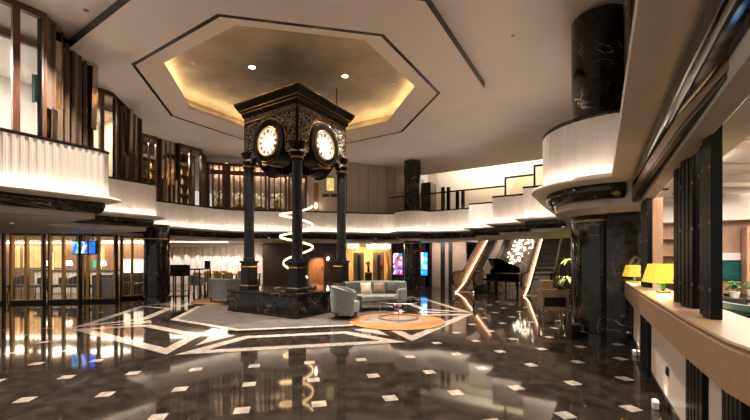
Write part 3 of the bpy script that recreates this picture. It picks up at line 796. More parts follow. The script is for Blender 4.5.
m.add(vs, [(k, k + 1, k + 1 + n, k + n) for k in range(n - 1)]); m.build('fabric', M_teal_curt, cu); MB().tube([(0, 0, .67), (.5, 0, .67)], .012).build('curtain_rod', M_gold_dark, cu)
# shelves with lit glassware behind the far left windows
sh = thing('display_shelf', 'dark shelf of glinting bottles behind the far left upper windows', 'shelf', (-15.15, 7.7, 3.021))
m = MB()
for k in range(6): m.box(-.15, .1, -1.5, 1.5, .4 + k * .4, .42 + k * .4)
m.box(-.17, -.15, -1.5, 1.5, 0, 2.6).build('rack', M_wood_dark, sh)
L_ = bpy.data.lights.new('shelf_lamp', 'AREA'); L_.energy = 22; L_.color = (1, .75, .4); L_.shape = 'RECTANGLE'; L_.size = .1; L_.size_y = 2.8
o = bpy.data.objects.new('shelf_lamp', L_); col.objects.link(o); o.location = (-14.9, 7.7, 5.95)
rnd = random.Random(5); k_ = 0
bt0 = None
for k in range(5):
    for j in range(9):
        y = 6.35 + j * .33 + rnd.uniform(-.05, .05)
        if bt0 is None:
            bt0 = MB().lathe([(.045, 0), (.05, .02), (.05, .16), (.018, .21), (.018, .27)], n=8).build('bottle', mat('amber_bottle_glass', (.5, .26, .06), .08, var=.6, vscale=3, emit=(1, .6, .2), es=.12), smooth=True)
            tag(bt0, 'amber bottle on the lit shelf behind the far left upper windows', 'bottle', 'bottles on the upper left shelf'); b = bt0
        else: b = bt0.copy(); col.objects.link(b)
        b.location = (-15.15 + .02, y, 3.021 + .421 + k * .4)
# bronze strips of the upper right wall
fold_panels('wall_mirror_right', (.52, 8.0), (.52, -3.0), 44, 3.0, ZW1, .1)

# ------------------------------------------------------------------ glass restaurant front, lower left
GA, GB, GC = (-17.9, 2.2), (-14.98, 5.08), (-14.5, 7.05)
def gp(px): return on_line(px, GA, GB) if px < 118 else on_line(px, GB, GC)
def screen_wall(px0, px1, mulls):
    win_n[0] += 1
    p0, p1 = gp(px0), gp(px1); loc, rz, L = seg(p0, p1)
    m = MB().at(loc, rz); w = .045; z0, z1 = .1, ZS - .02
    m.box(0, w, -.05, .05, 0, ZS).box(L - w, L, -.05, .05, 0, ZS).box(0, L, -.05, .05, z1 - .03, ZS).box(0, L, -.06, .06, 0, z0)
    o = m.build('window_%d' % win_n[0], M_black, kind='structure')
    g = MB().at(loc, rz)
    g.box(w, w + .05, -.065, .05, z0, z1).box(L - w - .05, L - w, -.065, .05, z0, z1).box(w, L - w, -.06, .04, z1 - .05, z1 - .02).box(w, L - w, -.06, .04, z0, z0 + .03)
    for px in mulls:
        x = math.hypot(gp(px)[0] - p0[0], gp(px)[1] - p0[1]); g.box(x - .04, x + .04, -.065, .04, z0, z1)
    g.build('brass_mullion', M_gold_dark, o)
    r = MB().at(loc, rz); n = max(3, int(L / .12))
    for k in range(1, n): r.box(L * k / n - .003, L * k / n + .003, .055, .063, z0, z1)
    r.build('vertical_rod', M_gold_dark, o)
    MB().at(loc, rz).box(w, L - w, 0, .012, z0, z1).build('pane', M_glass, o)
screen_wall(-30, 5, (-12,)); screen_wall(10.5, 45.5, (27,)); screen_wall(48.5, 81, (64,)); screen_wall(82, 117.5, (88.5, 99)); screen_wall(120, 146.5, (132,))
# behind the glass: back wall with amber art and light shelf
def deep(px, D): return at_depth(px, D)
bw0, bw1, bw2 = deep(-40, 17.2), deep(90, 17.2), deep(150, 16.6)
m = MB()
for p, q in ((bw0, bw1), (bw1, bw2)):
    loc, rz, L = seg(p, q); m.at(loc, rz).box(0, L, 0, .1, 0, 2.75)
rw = m.build('wall_restaurant_back', M_panel_wood, kind='structure')
m = MB(); m2 = MB()
for px0, px1 in ((-8, 3), (12, 20), (24, 44), (54, 63), (100, 112), (121, 128), (134, 144)):
    p, q = deep(px0, 17.1), deep(px1, 17.1); loc, rz, L = seg(p, q)
    m.at(loc, rz).box(0, L, -.05, 0, 1.05, 2.05)
m.build('amber_panel', M_amber_wall, rw)
for p, q in ((bw0, bw1), (bw1, bw2)):
    loc, rz, L = seg(p, q); m2.at(loc, rz).box(.1, L - .1, -.3, -.22, 2.2, 2.23)
m2.build('light_strip', emis('restaurant_led', WARM2, 5), rw)
MB().prism([deep(-60, 11.0), deep(150, 13.9), deep(152, 17.5), deep(-60, 17.6)], 2.752, 2.8).build('ceiling_restaurant', M_white, kind='structure')
def area(name, loc, e, sx, sy, c=(1, .8, .58), rot=(0, 0, 0)):
    L = bpy.data.lights.new(name, 'AREA'); L.shape = 'RECTANGLE'; L.size = sx; L.size_y = sy; L.energy = e; L.color = c
    o = bpy.data.objects.new(name, L); col.objects.link(o); o.location = loc; o.rotation_euler = rot; return o
for a_ in area_later: area('atrium_fill', *a_[:2], *a_[2:4], a_[4], a_[5])  # hidden fill light added to brighten the atrium back wall
for px in (10, 60, 110):
    x, y = deep(px, 14.3); area('restaurant_lamp', (x, y, 2.2), 15, 1.6, 1.0)
# bar counter and tables
def obox_thing(name, label, cat, p, q, group=None):
    loc, rz, L = seg(p, q); return thing(name, label, cat, (loc[0], loc[1], 0), rz, group), L
t, L = obox_thing('bar_counter', 'long dark bar counter behind the glass restaurant screens', 'counter', deep(40, 15.4), deep(118, 15.2))
MB().bbox(0, L, -.25, .25, .0, .95, .02).build('body', M_white, t); MB().bbox(-.03, L + .03, -.3, .3, .95, 1.0, .01).build('worktop', M_wood_dark, t)
def make_chair(name, label, m_seat, m_leg, loc, rz, group=None, w=.46, arms=False):
    t = thing(name, label, 'chair', loc, rz, group)
    MB().bbox(-w / 2, w / 2, -.24, .24, .40, .50, .03).build('seat', m_seat, t)
    b = MB(); n = 9; vs = []; fs = []
    for k in range(n):
        q = math.radians(-70 + 140 * k / (n - 1)) if arms else math.radians(-40 + 80 * k / (n - 1))
        for r in (w * .5, w * .5 + .05):
            for z in ((.42, .84 - (.12 * abs(k - 4) / 4 if arms else 0))): vs.append((r * math.sin(q) * (1 if arms else 1.2), .02 + r * math.cos(q) * 1.02, z))
    for k in range(n - 1):
        i = k * 4; j = i + 4
        fs += [(i, i + 1, j + 1, j), (i + 2, j + 2, j + 3, i + 3), (i + 1, i + 3, j + 3, j + 1), (i, j, j + 2, i + 2)]
    fs += [(0, 2, 3, 1), ((n - 1) * 4, (n - 1) * 4 + 1, (n - 1) * 4 + 3, (n - 1) * 4 + 2)]
    b.add(vs, fs).build('backrest', m_seat, t, True)
    for sx in (-1, 1):
        for sy in (-1, 1):
            MB().tube([(sx * (w / 2 - .05), sy * .18, .41), (sx * (w / 2 - .02), sy * .21, 0)], .017, 6).build('leg', m_leg, t)
    return t
def make_table(name, label, L, W, h, m_top, m_leg, loc, rz, group=None):
    t = thing(name, label, 'table', loc, rz, group)
    MB().bbox(-L / 2, L / 2, -W / 2, W / 2, h - .05, h, .012).build('table_top', m_top, t)
    for sx in (-1, 1):
        for sy in (-1, 1): MB().box(sx * (L / 2 - .1) - .03, sx * (L / 2 - .1) + .03, sy * (W / 2 - .08) - .03, sy * (W / 2 - .08) + .03, 0, h - .05).build('leg', m_leg, t)
    return t
spots = [(18, 'behind the second brass screen from the frame edge, its left half'), (38, 'behind the second brass screen from the frame edge, its right half'), (57, 'behind the third brass screen, before the white bar'), (74, 'just below the first blue display'), (93, 'just below the third blue display'), (108, 'behind the fourth brass screen at its right end'), (124, 'behind the last brass screen, its left half'), (142, 'behind the last brass screen, next to the marble column')]
ch0 = None
for i, (px, where) in enumerate(spots):
    x, y = deep(px, 13.6 if px < 100 else 14.6); lab = 'dark leather tub chair ' + where
    if ch0 is None: ch0 = make_chair('restaurant_chair', lab, M_dark_chair, M_black, (x, y, 0), A_ + .3, 'chairs behind the glass screens', .46, True); o = ch0
    else: o = dup(ch0, (x, y, 0), A_ + random.uniform(-.8, .8), lab)
# table lamps on the bar and glowing lamps
lamps = [(46, 'cream lamp on the bar near the second brass screen'), (69, 'cream lamp on the bar left of the blue displays'), (103, 'cream lamp on the bar behind the fourth brass screen')]
tl0 = None
for px, lab in lamps:
    x, y = deep(px, 15.28)
    if tl0 is None:
        tl0 = thing('bar_lamp', lab, 'lamp', (x, y, 1.001), 0, 'lamps on the restaurant bar')
        MB().lathe([(.07, 0), (.07, .02), (.015, .04), (.015, .2)], n=10).build('base', M_gold_dark, tl0, True)
        MB().lathe([(.13, .18), (.09, .38)], n=14).build('lamp_shade', emis('bar_lamp_shade', (1, .8, .5), 1.4), tl0, True)
    else: dup(tl0, (x, y, 1.001), 0, lab)
x, y = deep(133, 16.0)
t = thing('glowing_cabinet', 'low cabinet with a bright glowing top behind the last brass screen', 'cabinet', (x, y, 0), A_)
MB().bbox(-.5, .5, -.2, .2, 0, .85, .02).build('body', M_dark_chair, t); MB().bbox(-.42, .42, -.15, .15, .851, 1.45, .02).build('light_box', emis('glow_box', (1, .86, .62), .4), t)
t = thing('serving_sideboard', 'white sideboard with bottles behind the fourth brass screen', 'sideboard', (*deep(106, 12.9), 0), A_ + .2)
MB().bbox(-.35, .35, -.2, .2, 0, .9, .02).build('body', M_cream_f, t); MB().box(-.3, .3, -.21, -.2, .1, .8).build('door', M_white, t)
for px, lab in ((81, 'small green lit menu board below the second blue display'), (95, 'small green lit menu board below the third blue display')):
    x, y = deep(px, 16.6); t = thing('menu_board', lab, 'board', (x, y, 1.0), A_)
    MB().bbox(-.12, .12, 0, .04, 0, .46, .01).build('housing', M_ink, t); MB().box(-.1, .1, -.004, 0, .03, .43).build('board_face', mat('green_glow', (.02, .2, .1), .4, emit=(.05, .5, .25), es=.22), t); MB().box(-.03, .03, 0, .04, -1.0, 0).build('stand', M_ink, t)
for px, lab in ((86.5, 'slim amber column lamp between the two green menu boards'), (99.5, 'slim amber column lamp right of the green menu boards'), (51.5, 'slim amber column lamp behind the third brass screen')):
    x, y = deep(px, 16.4); t = thing('column_lamp', lab, 'lamp', (x, y, 0), A_)
    MB().lathe([(.1, 0), (.1, .03), (.03, .05), (.03, .9)], n=12).build('base', M_gold_dark, t); MB().lathe([(.07, .9), (.07, 1.75)], n=12).build('lamp_tube', emis('amber_tube', (1, .6, .22), .9), t)
# three portrait displays hung inside the screens
for i, (px, cols, lab) in enumerate(((75.3, [(.02, .12, .55), (.1, .4, .75), (.05, .45, .2), (.03, .1, .5), (.35, .5, .85)], 'portrait display with blue and green picture, first of three over the restaurant'),
                                     (84.2, [(.3, .35, .8), (.03, .1, .6), (.75, .8, .9), (.45, .55, .85)], 'portrait display with white and violet picture, middle one of three over the restaurant'),
                                     (92.4, [(.0, .10, .85), (.0, .14, .9), (.0, .08, .75)], 'portrait display plain blue, last of three over the restaurant'))):
    p = gp(px); x, y = at_depth(px, 11.7)
    t = thing('portrait_display', lab, 'display', (x, y, hz(254.5, 11.7)), A_)
    w = .108; h = .45
    MB().bbox(-w, w, 0, .05, 0, h, .01).build('housing', M_ink, t); MB().box(-w + .018, w - .018, -.004, 0, .03, h - .03).build('screen_face', screen_mat('display_picture_%d' % i, cols, 3, .6), t)
    MB().tube([(0, .03, h), (0, .03, ZS - hz(254.5, 11.7))], .012).build('hanger', M_black, t)

# ------------------------------------------------------------------ dining room with pleated curtain, lower back left
cu0, cu1 = deep(150, 20.6), deep(263, 20.6)
w = wall('wall_dining_back', (cu0[0], cu0[1] + .0), cu1, 0, 3.2, M_cream)
loc, rz, L = seg(cu0, cu1)
cur = thing('pleated_curtain', 'long ivory pleated curtain lit from above behind the dining tables', 'curtain', loc, rz)
m = MB(); n = int(L / .05); vs = []
for z in (.02, 2.12):
    for k in range(n + 1):
        x = L * k / n; vs.append((x, -.12 - .045 * math.sin(x * 2 * PI / .34) - .012 * math.sin(x * 31), z))
m.add(vs, [(k, k + 1, k + n + 2, k + n + 1) for k in range(n)]); m.build('fabric', M_curtain, cur, True)
MB().box(0, L, -.22, -.02, 2.12, 2.2).build('pelmet', M_white, cur)
MB().at(loc, rz).box(0, L, -.5, 0, 2.2, 2.76).build('wall_dining_bulkhead', M_white, kind='structure')
for k in range(11):
    x = .45 + L * k / 11.2; p = (loc[0] + x * math.cos(rz) + .62 * math.sin(rz), loc[1] + x * math.sin(rz) - .62 * math.cos(rz), 2.18)
    L_ = bpy.data.lights.new('curtain_spot', 'SPOT'); L_.energy = 34; L_.color = (1, .84, .72); L_.spot_size = .9; L_.spot_blend = .9; L_.shadow_soft_size = .04
    o = bpy.data.objects.new('curtain_spot', L_); col.objects.link(o); o.location = p; o.rotation_euler = (.36, 0, rz)
d0, d1 = deep(150, 15.2), deep(268, 17.2)
MB().prism([deep(160, 15.9), deep(268, 17.6), deep(270, 21), deep(145, 21)], ZS + .43, ZS + .47).build('ceiling_dining', M_white, kind='structure')
# strip of light in the dining soffit
for i, (pa, pb, D) in enumerate(((168, 186, 17.3), (186, 228, 17.9))):
    p, q = deep(pa, D), deep(pb, D); loc2, rz2, L2 = seg(p, q)
    t = thing('linear_ceiling_light', ('short' if i == 0 else 'long') + ' linear light recessed over the dining tables' + (' beside the left column' if i == 0 else ', running toward the clock column'), 'ceiling light', (loc2[0], loc2[1], ZS - .012), rz2)
    MB().box(0, L2, -.1, .1, 0, .011).build('frame', M_lip, t); MB().box(.02, L2 - .02, -.08, .08, -.004, 0).build('diffuser', emis('linear_diffuser', WARM2, 7), t)
area('dining_fill', (*deep(232, 18.6), 2.27), 30, 2.4, .8, (1, .86, .74), (0, 0, A_))  # bare area light added to brighten the whole dining room
# long dining tables, chairs and glass pendants
rzc = A_
for i, (px, lab) in enumerate(((214, 'long timber dining table before the curtain, left of the clock column'), (246, 'long timber dining table before the curtain, right at the clock column'))):
    x, y = deep(px, 17.6); make_table('dining_table', lab, 1.35, .7, .74, M_oak, M_dark_chair, (x, y, 0), rzc)
c0 = None
cl = [(199, 16.7), (209.5, 16.75), (219.5, 16.7), (230, 16.8), (243, 16.7), (254, 16.8)]
for i, (px, D) in enumerate(cl):
    x, y = deep(px, D); lab = ('mustard dining chair with its back to the lobby, ' + ['first from the left column', 'second from the left column', 'third from the left column', 'just before the clock column', 'directly behind the clock column', 'last beside the dark door wall'][i])
    if c0 is None: c0 = make_chair('dining_chair', lab, M_chair_f, M_dark_chair, (x, y, 0), rzc + PI, 'mustard dining chairs', .36); o = c0
    else: o = dup(c0, (x, y, 0), rzc + PI, lab)
for i, (px, D) in enumerate([(206, 18.4), (214, 18.45), (222, 18.4), (240, 18.45), (249, 18.4)]):
    x, y = deep(px, D); dup(c0, (x, y, 0), rzc, 'mustard dining chair on the curtain side of the tables, ' + ['first from the left column', 'second from the left column', 'third from the left column', 'fourth from the left column', 'last toward the door wall'][i])
for i, px in enumerate((209.5, 228)):
    x, y = deep(px, 17.6); z = hz(259.5, 17.6)
    t = thing('glass_pendant_row', 'row of small amber glass globes hanging over the dining table ' + ('nearer the left column' if i == 0 else 'nearer the clock column'), 'pendant light', (x, y, z), rzc)
    MB().box(-.4, .4, -.01, .01, .16, .18).build('bar', M_gold_dark, t)
    for k in range(6): MB().ball((-.38 + k * .15, 0, .03 * (k % 2)), .045, 8).tube([(-.38 + k * .15, 0, .03), (-.38 + k * .15, 0, .17)], .004, 4).build('globe', M_amber_lamp, t)
    for s in (-.3, .3): MB().tube([(s, 0, .18), (s, 0, ZS - z)], .004, 4).build('suspension_wire', M_steel, t)
x, y = deep(207.5, 16.2)
t = thing('sign_stand', 'black board on a thin stand in front of the ivory curtain', 'sign stand', (x, y, 0), rzc)
MB().lathe([(.16, 0), (.16, .015), (.02, .03)], n=14).build('base', M_black, t); MB().tube([(0, 0, .02), (0, 0, 1.2)], .014, 6).build('pole', M_black, t); MB().bbox(-.13, .13, -.02, .02, 1.03, 1.38, .01).build('board', M_ink, t)
x, y = deep(178.5, 15.2)
t = thing('host_console', 'black lacquer console with a sloping lid beside the left marble column', 'console', (x, y, 0), rzc)
MB().side([(-.25, .74), (.25, .74), (.25, 1.2), (.05, 1.22), (-.25, .98)], -.36, .36).build('lid_box', M_piano, t)
for sx in (-.33, 0, .33):
    for sy in (-.22, .22): MB().box(sx - .02, sx + .02, sy - .02, sy + .02, 0, .74).build('leg', M_black, t)
MB().box(-.34, .34, -.23, .23, .1, .13).build('lower_shelf', M_black, t)
x, y = deep(197, 14.6)
t = thing('metal_frame_rack', 'thin black metal frame rack around the pale armchair', 'rack', (x, y, 0), rzc)
m = MB()
for sx in (-.33, .33):
    for sy in (-.46, .46): MB().box(sx - .015, sx + .015, sy - .015, sy + .015, 0, 1.06).build('upright', M_black, t)
m.box(-.33, .33, -.475, -.445, 1.03, 1.06).box(-.33, .33, .445, .475, 1.03, 1.06).box(-.345, -.315, -.46, .46, 1.03, 1.06).box(.315, .345, -.46, .46, 1.03, 1.06).build('top_frame', M_black, t)
make_chair('armchair', 'pale sage armchair beyond the grey sofa, inside the thin black frame', M_sage_in, M_black, (x, y, 0), rzc + PI, None, .56, True)

# ------------------------------------------------------------------ dark door wall and golden lift lobby
w0, w1 = deep(263, 19.6), deep(343, 19.6)
w = wall('wall_door_dark', w0, w1, 0, 2.75, M_wood_dark)
loc, rz, L = seg(w0, w1)
dl, dr = L * (309 - 263) / 80, L * (323.5 - 263) / 80; zt = hz(258, 19.6)
d = MB().at(loc, rz).box(dl, dr, -.03, 0, 0, zt).build('door_1', mat('oak_door_wood', (.36, .2, .1), .4, var=.2, vscale=5, stretch=(6, 6, .5)), kind='structure')  # plain oak tone with grain, no glow of its own
MB().at(loc, rz).box(dl - .06, dl, -.05, 0, 0, zt + .06).box(dr, dr + .06, -.05, 0, 0, zt + .06).box(dl, dr, -.05, 0, zt, zt + .06).build('frame', M_wood, d)
MB().at(loc, rz).box(dl + .12, dr - .12, -.04, -.03, .25, zt - .2).build('panel', M_orange_wood, d); MB().at(loc, rz).box(dr - .1, dr - .06, -.07, -.03, .85, 1.05).build('handle', M_gold, d)
x = L * (328 - 263) / 80
t = thing('wall_sconce', 'small warm sconce on the dark wall beside the oak door', 'lamp', (loc[0] + x * math.cos(rz) + .08 * math.sin(rz), loc[1] + x * math.sin(rz) - .08 * math.cos(rz), hz(260, 19.6)), rz)
MB().lathe([(.04, 0), (.06, .14)], n=10, caps=False).build('glow_shade', M_white_lamp, t); MB().box(-.02, .02, 0, .08, .03, .1).build('bracket', M_gold_dark, t)
L_ = bpy.data.lights.new('door_spot', 'SPOT'); L_.energy = 90; L_.color = (1, .7, .45); L_.spot_size = 1.1; L_.spot_blend = .8
o = bpy.data.objects.new('door_spot', L_); col.objects.link(o); p = deep(316, 18.8); o.location = (p[0], p[1], 2.25); o.rotation_euler = (.35, 0, rz)
# lift lobby
l0, l1 = deep(342, 23.5), deep(392, 23.5)
m = MB(); loc, rz, L = seg(l0, l1); m.at(loc, rz).box(0, L, 0, .1, 0, 2.9)
lw = m.build('wall_lobby_gold', mat('gold_leaf_wall', (.62, .44, .2), .4, metal=.2, var=.3, vscale=4, stretch=(5, 5, .3)), kind='structure')
g = MB().at(loc, rz)
for k in range(1, 15): g.box(L * k / 15 - .025, L * k / 15 + .025, -.05, 0, .05, 2.6)
g.build('brass_slat', mat('gold_lacquer', (.6, .40, .15), .35, metal=.3), lw)
MB().prism([deep(343, 19.6), deep(390, 19.6), deep(394, 24), deep(340, 24)], 2.7, 2.75).build('ceiling_lobby', M_pink, kind='structure')
MB().prism([deep(343, 19.6), deep(390, 19.6), deep(392, 23.4), deep(341, 23.4)], .001, .012).build('floor_lobby', M_inlay, kind='structure')
wall('wall_lobby_side', deep(391, 23.6), deep(390.5, 19.9), 0, 2.75, mat('gold_gloss_wall', (.55, .38, .18), .25, metal=.5), .08)
for i, (a_, b_) in enumerate(((353.5, 364), (373, 384))):
    p, q = deep(a_, 21.6), deep(b_, 21.6); loc3, rz3, L3 = seg(p, q)
    o = MB().at(loc3, rz3).box(0, L3, -.15, .15, .012, hz(252.5, 21.6)).build('column_lobby', M_taupe, kind='structure')
    MB().at(loc3, rz3).box(L3 * .38, L3 * .68, -.16, -.14, .02, hz(255, 21.6)).build('dark_panel', M_ink, o)
x, y = deep(368.5, 20.9)
t = thing('flower_console', 'small black console in the golden lift lobby', 'console', (x, y, .013), A_)
MB().bbox(-.2, .2, -.15, .15, 0, .62, .01).build('body', M_ink, t); MB().bbox(-.24, .24, -.18, .18, .62, .66, .01).build('worktop', M_gold, t)
def bouquet(name, lab, loc, m_pet, n=14, s=1.0, seed=1):
    t = thing(name, lab, 'flowers', loc)
    MB().lathe([(.05 * s, 0), (.07 * s, .08 * s), (.045 * s, .2 * s), (.06 * s, .24 * s)], n=12).build('vase', M_pot, t, True)
    rnd = random.Random(seed); lf = MB(); fl = MB()
    for k in range(n):
        q = rnd.uniform(0, 2 * PI); r = rnd.uniform(.02, .14) * s; z = (.34 + rnd.uniform(0, .16)) * s
        fl.ball((r * math.cos(q), r * math.sin(q), z), .04 * s, 6, (1, 1, .75)); lf.tube([(0, 0, .2 * s), (r * math.cos(q), r * math.sin(q), z)], .005 * s, 4)
        u = rnd.uniform(0, 2 * PI); e_ = .15 * s
        lf.add([(0, 0, .22 * s), (e_ * .6 * math.cos(u + .25), e_ * .6 * math.sin(u + .25), .31 * s), (e_ * math.cos(u), e_ * math.sin(u), .29 * s), (e_ * .6 * math.cos(u - .25), e_ * .6 * math.sin(u - .25), .31 * s)], [(0, 1, 2, 3)])
    lf.build('stem', M_leaf, t); fl.build('blossom', m_pet, t); return t
bouquet('flower_bouquet', 'magenta flowers on the small black console in the golden lobby', (x, y, .675), M_pink_f, 18, 1.25, 2)
x, y = deep(381.8, 21.1)
t = thing('flower_stand', 'slim brass stand with magenta flowers beside the golden lobby column', 'stand', (x, y, .013), 0)
MB().lathe([(.12, 0), (.12, .02), (.03, .04), (.03, .75), (.1, .78), (.1, .8)], n=12).build('pedestal', M_gold, t, True)
bouquet('flower_bouquet', 'small magenta flowers on the slim brass stand by the lobby curtain', (x, y, .815), M_pink_f, 8, .9, 5)
for i, (px, s) in enumerate(((352, .45), (382, .9))):
    x, y = deep(px, 21.0)
    t = thing('crystal_chandelier', ('small' if i == 0 else 'wide bright') + ' glowing crystal ceiling chandelier in the golden lobby', 'chandelier', (x, y, 1.985), A_)
    MB().box(-s, s, -.3, .3, .30, .312).build('ceiling_plate', M_gold, t)
    c = MB(); rnd = random.Random(i)
    for k in range(int(60 * s)): xx, yy = rnd.uniform(-s, s), rnd.uniform(-.28, .28); h = rnd.uniform(.02, .2); c.tube([(xx, yy, h), (xx, yy, .3)], .012, 4)
    c.build('crystal_drop', emis('crystal_glow', (1, .78, .42), 4.5), t)
area('lobby_lamp', (*deep(366, 21.9), 2.27), 60, 2.0, 1.4, (1, .74, .42))
m = MB(); p = deep(387.5, 21.5)
cu2 = thing('gold_curtain', 'tied back golden curtain at the right end of the lift lobby', 'curtain', (p[0], p[1], .013), A_)
vs = []; n = 10
for z, wd, sh_ in ((0, .22, .06), (.5, .16, .08), (.95, .08, .1), (1.4, .14, .02), (2.2, .3, -.1)):
    for k in range(n): vs.append((sh_ + wd * (k / (n - 1) - .5) * 2 * .6, .04 * math.sin(k * 2.2), z))
m.add(vs, [(j * n + k, j * n + k + 1, (j + 1) * n + k + 1, (j + 1) * n + k) for j in range(4) for k in range(n - 1)]); m.build('fabric', mat('gold_satin', (.62, .42, .16), .4, sheen=.3), cu2, True); MB().lathe([(.09, .93), (.09, .97)], (.1, 0), 10).build('tie_band', M_gold, cu2)

# ------------------------------------------------------------------ black wall with displays and pilasters
YW = 17.55
w = wall('wall_black_display', (-9.95, YW), (-7.45, YW), 0, 2.75, M_ink)
for nm, pa, pb, ya, yb, cols, lab in (('a', 393.2, 402.3, 253.2, 274.5, [(.7, .05, .05), (.85, .8, .75), (.02, .1, .15), (.75, .03, .35), (.1, .02, .05), (.8, .6, .5)], 'bright portrait poster screen with red and magenta picture left of the marble column'),
                                      ('b', 418.6, 427.2, 252.6, 275.2, [(.05, .4, .9), (.75, .9, .95), (.0, .25, .85), (.35, .7, .9), (.85, .93, .95)], 'bright portrait poster screen with blue and white picture right of the marble column')):
    def xw(px): r = (px - 375) / F_; return (-S_ + C_ * r) / (C_ + S_ * r) * (YW - .08)
    x0, x1 = xw(pa), xw(pb); D = C_ * (YW - .08) - S_ * (x0 + x1) / 2
    t = thing('poster_screen', lab, 'display', ((x0 + x1) / 2, YW - .02, hz(yb, D)), 0)
    hw = (x1 - x0) / 2; h = hz(ya, D) - hz(yb, D)
    MB().box(-.1, .1, 0, .02, h * .3, h * .7).build('wall_mount', M_black, t); MB().bbox(-hw - .05, hw + .05, -.05, .0, -.05, h + .05, .01).build('housing', M_black, t)
    MB().box(-hw, hw, -.056, -.05, h * .28 if nm == 'b' else h * .45, h).build('screen_face', screen_mat('poster_' + nm, cols, 3.3, .9), t)
    MB().box(-hw, hw, -.056, -.05, 0, h * .27 if nm == 'b' else h * .43).build('lower_face', screen_mat('poster_low_' + nm, [(.0, .2, .9), (.0, .15, .8), (.1, .35, .9)] if nm == 'b' else [(.7, .04, .4), (.05, .05, .1), (.8, .6, .7), (.03, .2, .25)], 4, .8), t)
def xq(px, yy): r = (px - 375) / F_; return (-S_ + C_ * r) / (C_ + S_ * r) * yy
for i, (pa, pb, m_) in enumerate(((425.5, 429.5, M_ink), (431, 440.5, M_pinkwall), (440.5, 445, M_ink), (445, 448.5, M_pinkwall), (448.5, 452.5, M_ink), (452.5, 466, M_pinkwall))):
    wall('wall_pilaster', (xq(pa, YW), YW), (xq(pb, YW), YW), 0, 2.75, m_, .12)
area('pilaster_wash', (-6.6, 16.7, 2.25), 10, 2.4, .2, (1, .80, .66), (.5, 0, 0))
wall('wall_behind_escalator', (-7.4, 20.9), (1.6, 20.9), 0, 3.2, M_stone_wall)
wall('wall_escalator_dark', (-1.35, 16.9), (1.3, 16.9), 0, 2.75, M_wood_dark, .15)

# ------------------------------------------------------------------ escalators
ang = math.radians(30); ca, sa = math.cos(ang), math.sin(ang)
def make_escalator(label, x0, x1, led_side, m_right):
    w = x1 - x0
    t = thing('escalator', label, 'escalator', (x0, 15.5, 0), 0)
    Lh = 6.4
    def prof(h0, h1):
        # side profile in (y,z): flat run then incline
        return [(-.75, h0), (.9, h0), (.9 + Lh, h0 + Lh * math.tan(ang)), (.9 + Lh, h1 + Lh * math.tan(ang)), (.82, h1), (-.55, h1), (-.8, (h0 + h1) / 2 + .15)]
    for k, (xa, xb) in enumerate(((-.14, 0), (w, w + .14))):
        b = MB().side([(-.35, 0), (1.0, 0), (.9 + Lh, Lh * math.tan(ang) - .3), (.9 + Lh, Lh * math.tan(ang) + .12), (.82, .34), (-.2, .34), (-.4, .25)], xa, xb).build('skirt', M_stepm if k else M_orange_wood, t)
        MB().side([(-.5, .34), (.8, .34), (.9 + Lh, Lh * math.tan(ang) + .14), (.9 + Lh, Lh * math.tan(ang) + .82), (.72, .86), (-.45, .86), (-.62, .6)], xa + .02, xb - .03).build('balustrade', M_orange_wood if k == 0 else m_right, t)
        MB().tube([((xa + xb) / 2, y, z) for y, z in ((-.5, .34), (-.68, .5), (-.68, .72), (-.5, .89), (.7, .91), (.9 + Lh, Lh * math.tan(ang) + .87))], .042, 6).build('handrail', M_rubber, t)
    if led_side:
        MB().tube([(.015, y, z) for y, z in ((-.58, .04), (-.3, .05), (.2, .20), (.75, .4), (1.0, .56), (.9 + Lh, Lh * math.tan(ang) + .22))], .022, 6).build('light_strip', emis('escalator_led', (1, .74, .42), 1.5), t)
    MB().tube([(w - .045, y, z) for y, z in ((-.3, .05), (.2, .20), (.75, .4), (1.0, .56), (.9 + Lh, Lh * math.tan(ang) + .22))], .012, 6).build('light_strip', emis('escalator_led_soft', (1, .62, .30), 1.6), t)
    # landing plate and ribbed steps
    MB().box(0, w, -.3, .5, .0, .012).build('landing_plate', M_steel, t)
    st = None
    for k in range(17):
        y = .5 + k * .38; z = max(0, (k - .5)) * .38 * math.tan(ang)
        if st is None:
            s = MB(); s.box(.03, w - .03, 0, .36, -.02, .0)
            for q in range(9): xx = .05 + (w - .1) * q / 8; s.box(xx - .012, xx + .012, 0, .36, 0, .012)
            s.box(.03, w - .03, 0, .02, -.22, -.02); st = s.build('step', M_stepm, t); o = st
        else: o = st.copy(); col.objects.link(o)
        o.location = (0, y, z + .03)
    MB().side([(.5, -.0), (.9 + Lh, Lh * math.tan(ang) - .4), (.9 + Lh, Lh * math.tan(ang) - .25), (.6, .02)], .01, w - .01).build('truss', M_black, t)
make_escalator('escalator with glowing edge beside the rose panels, left of the grand piano', -5.28, -4.52, True, M_pinkwall)
make_escalator('escalator with glowing edge right of the grand piano', -2.52, -1.62, True, M_orange_wood)

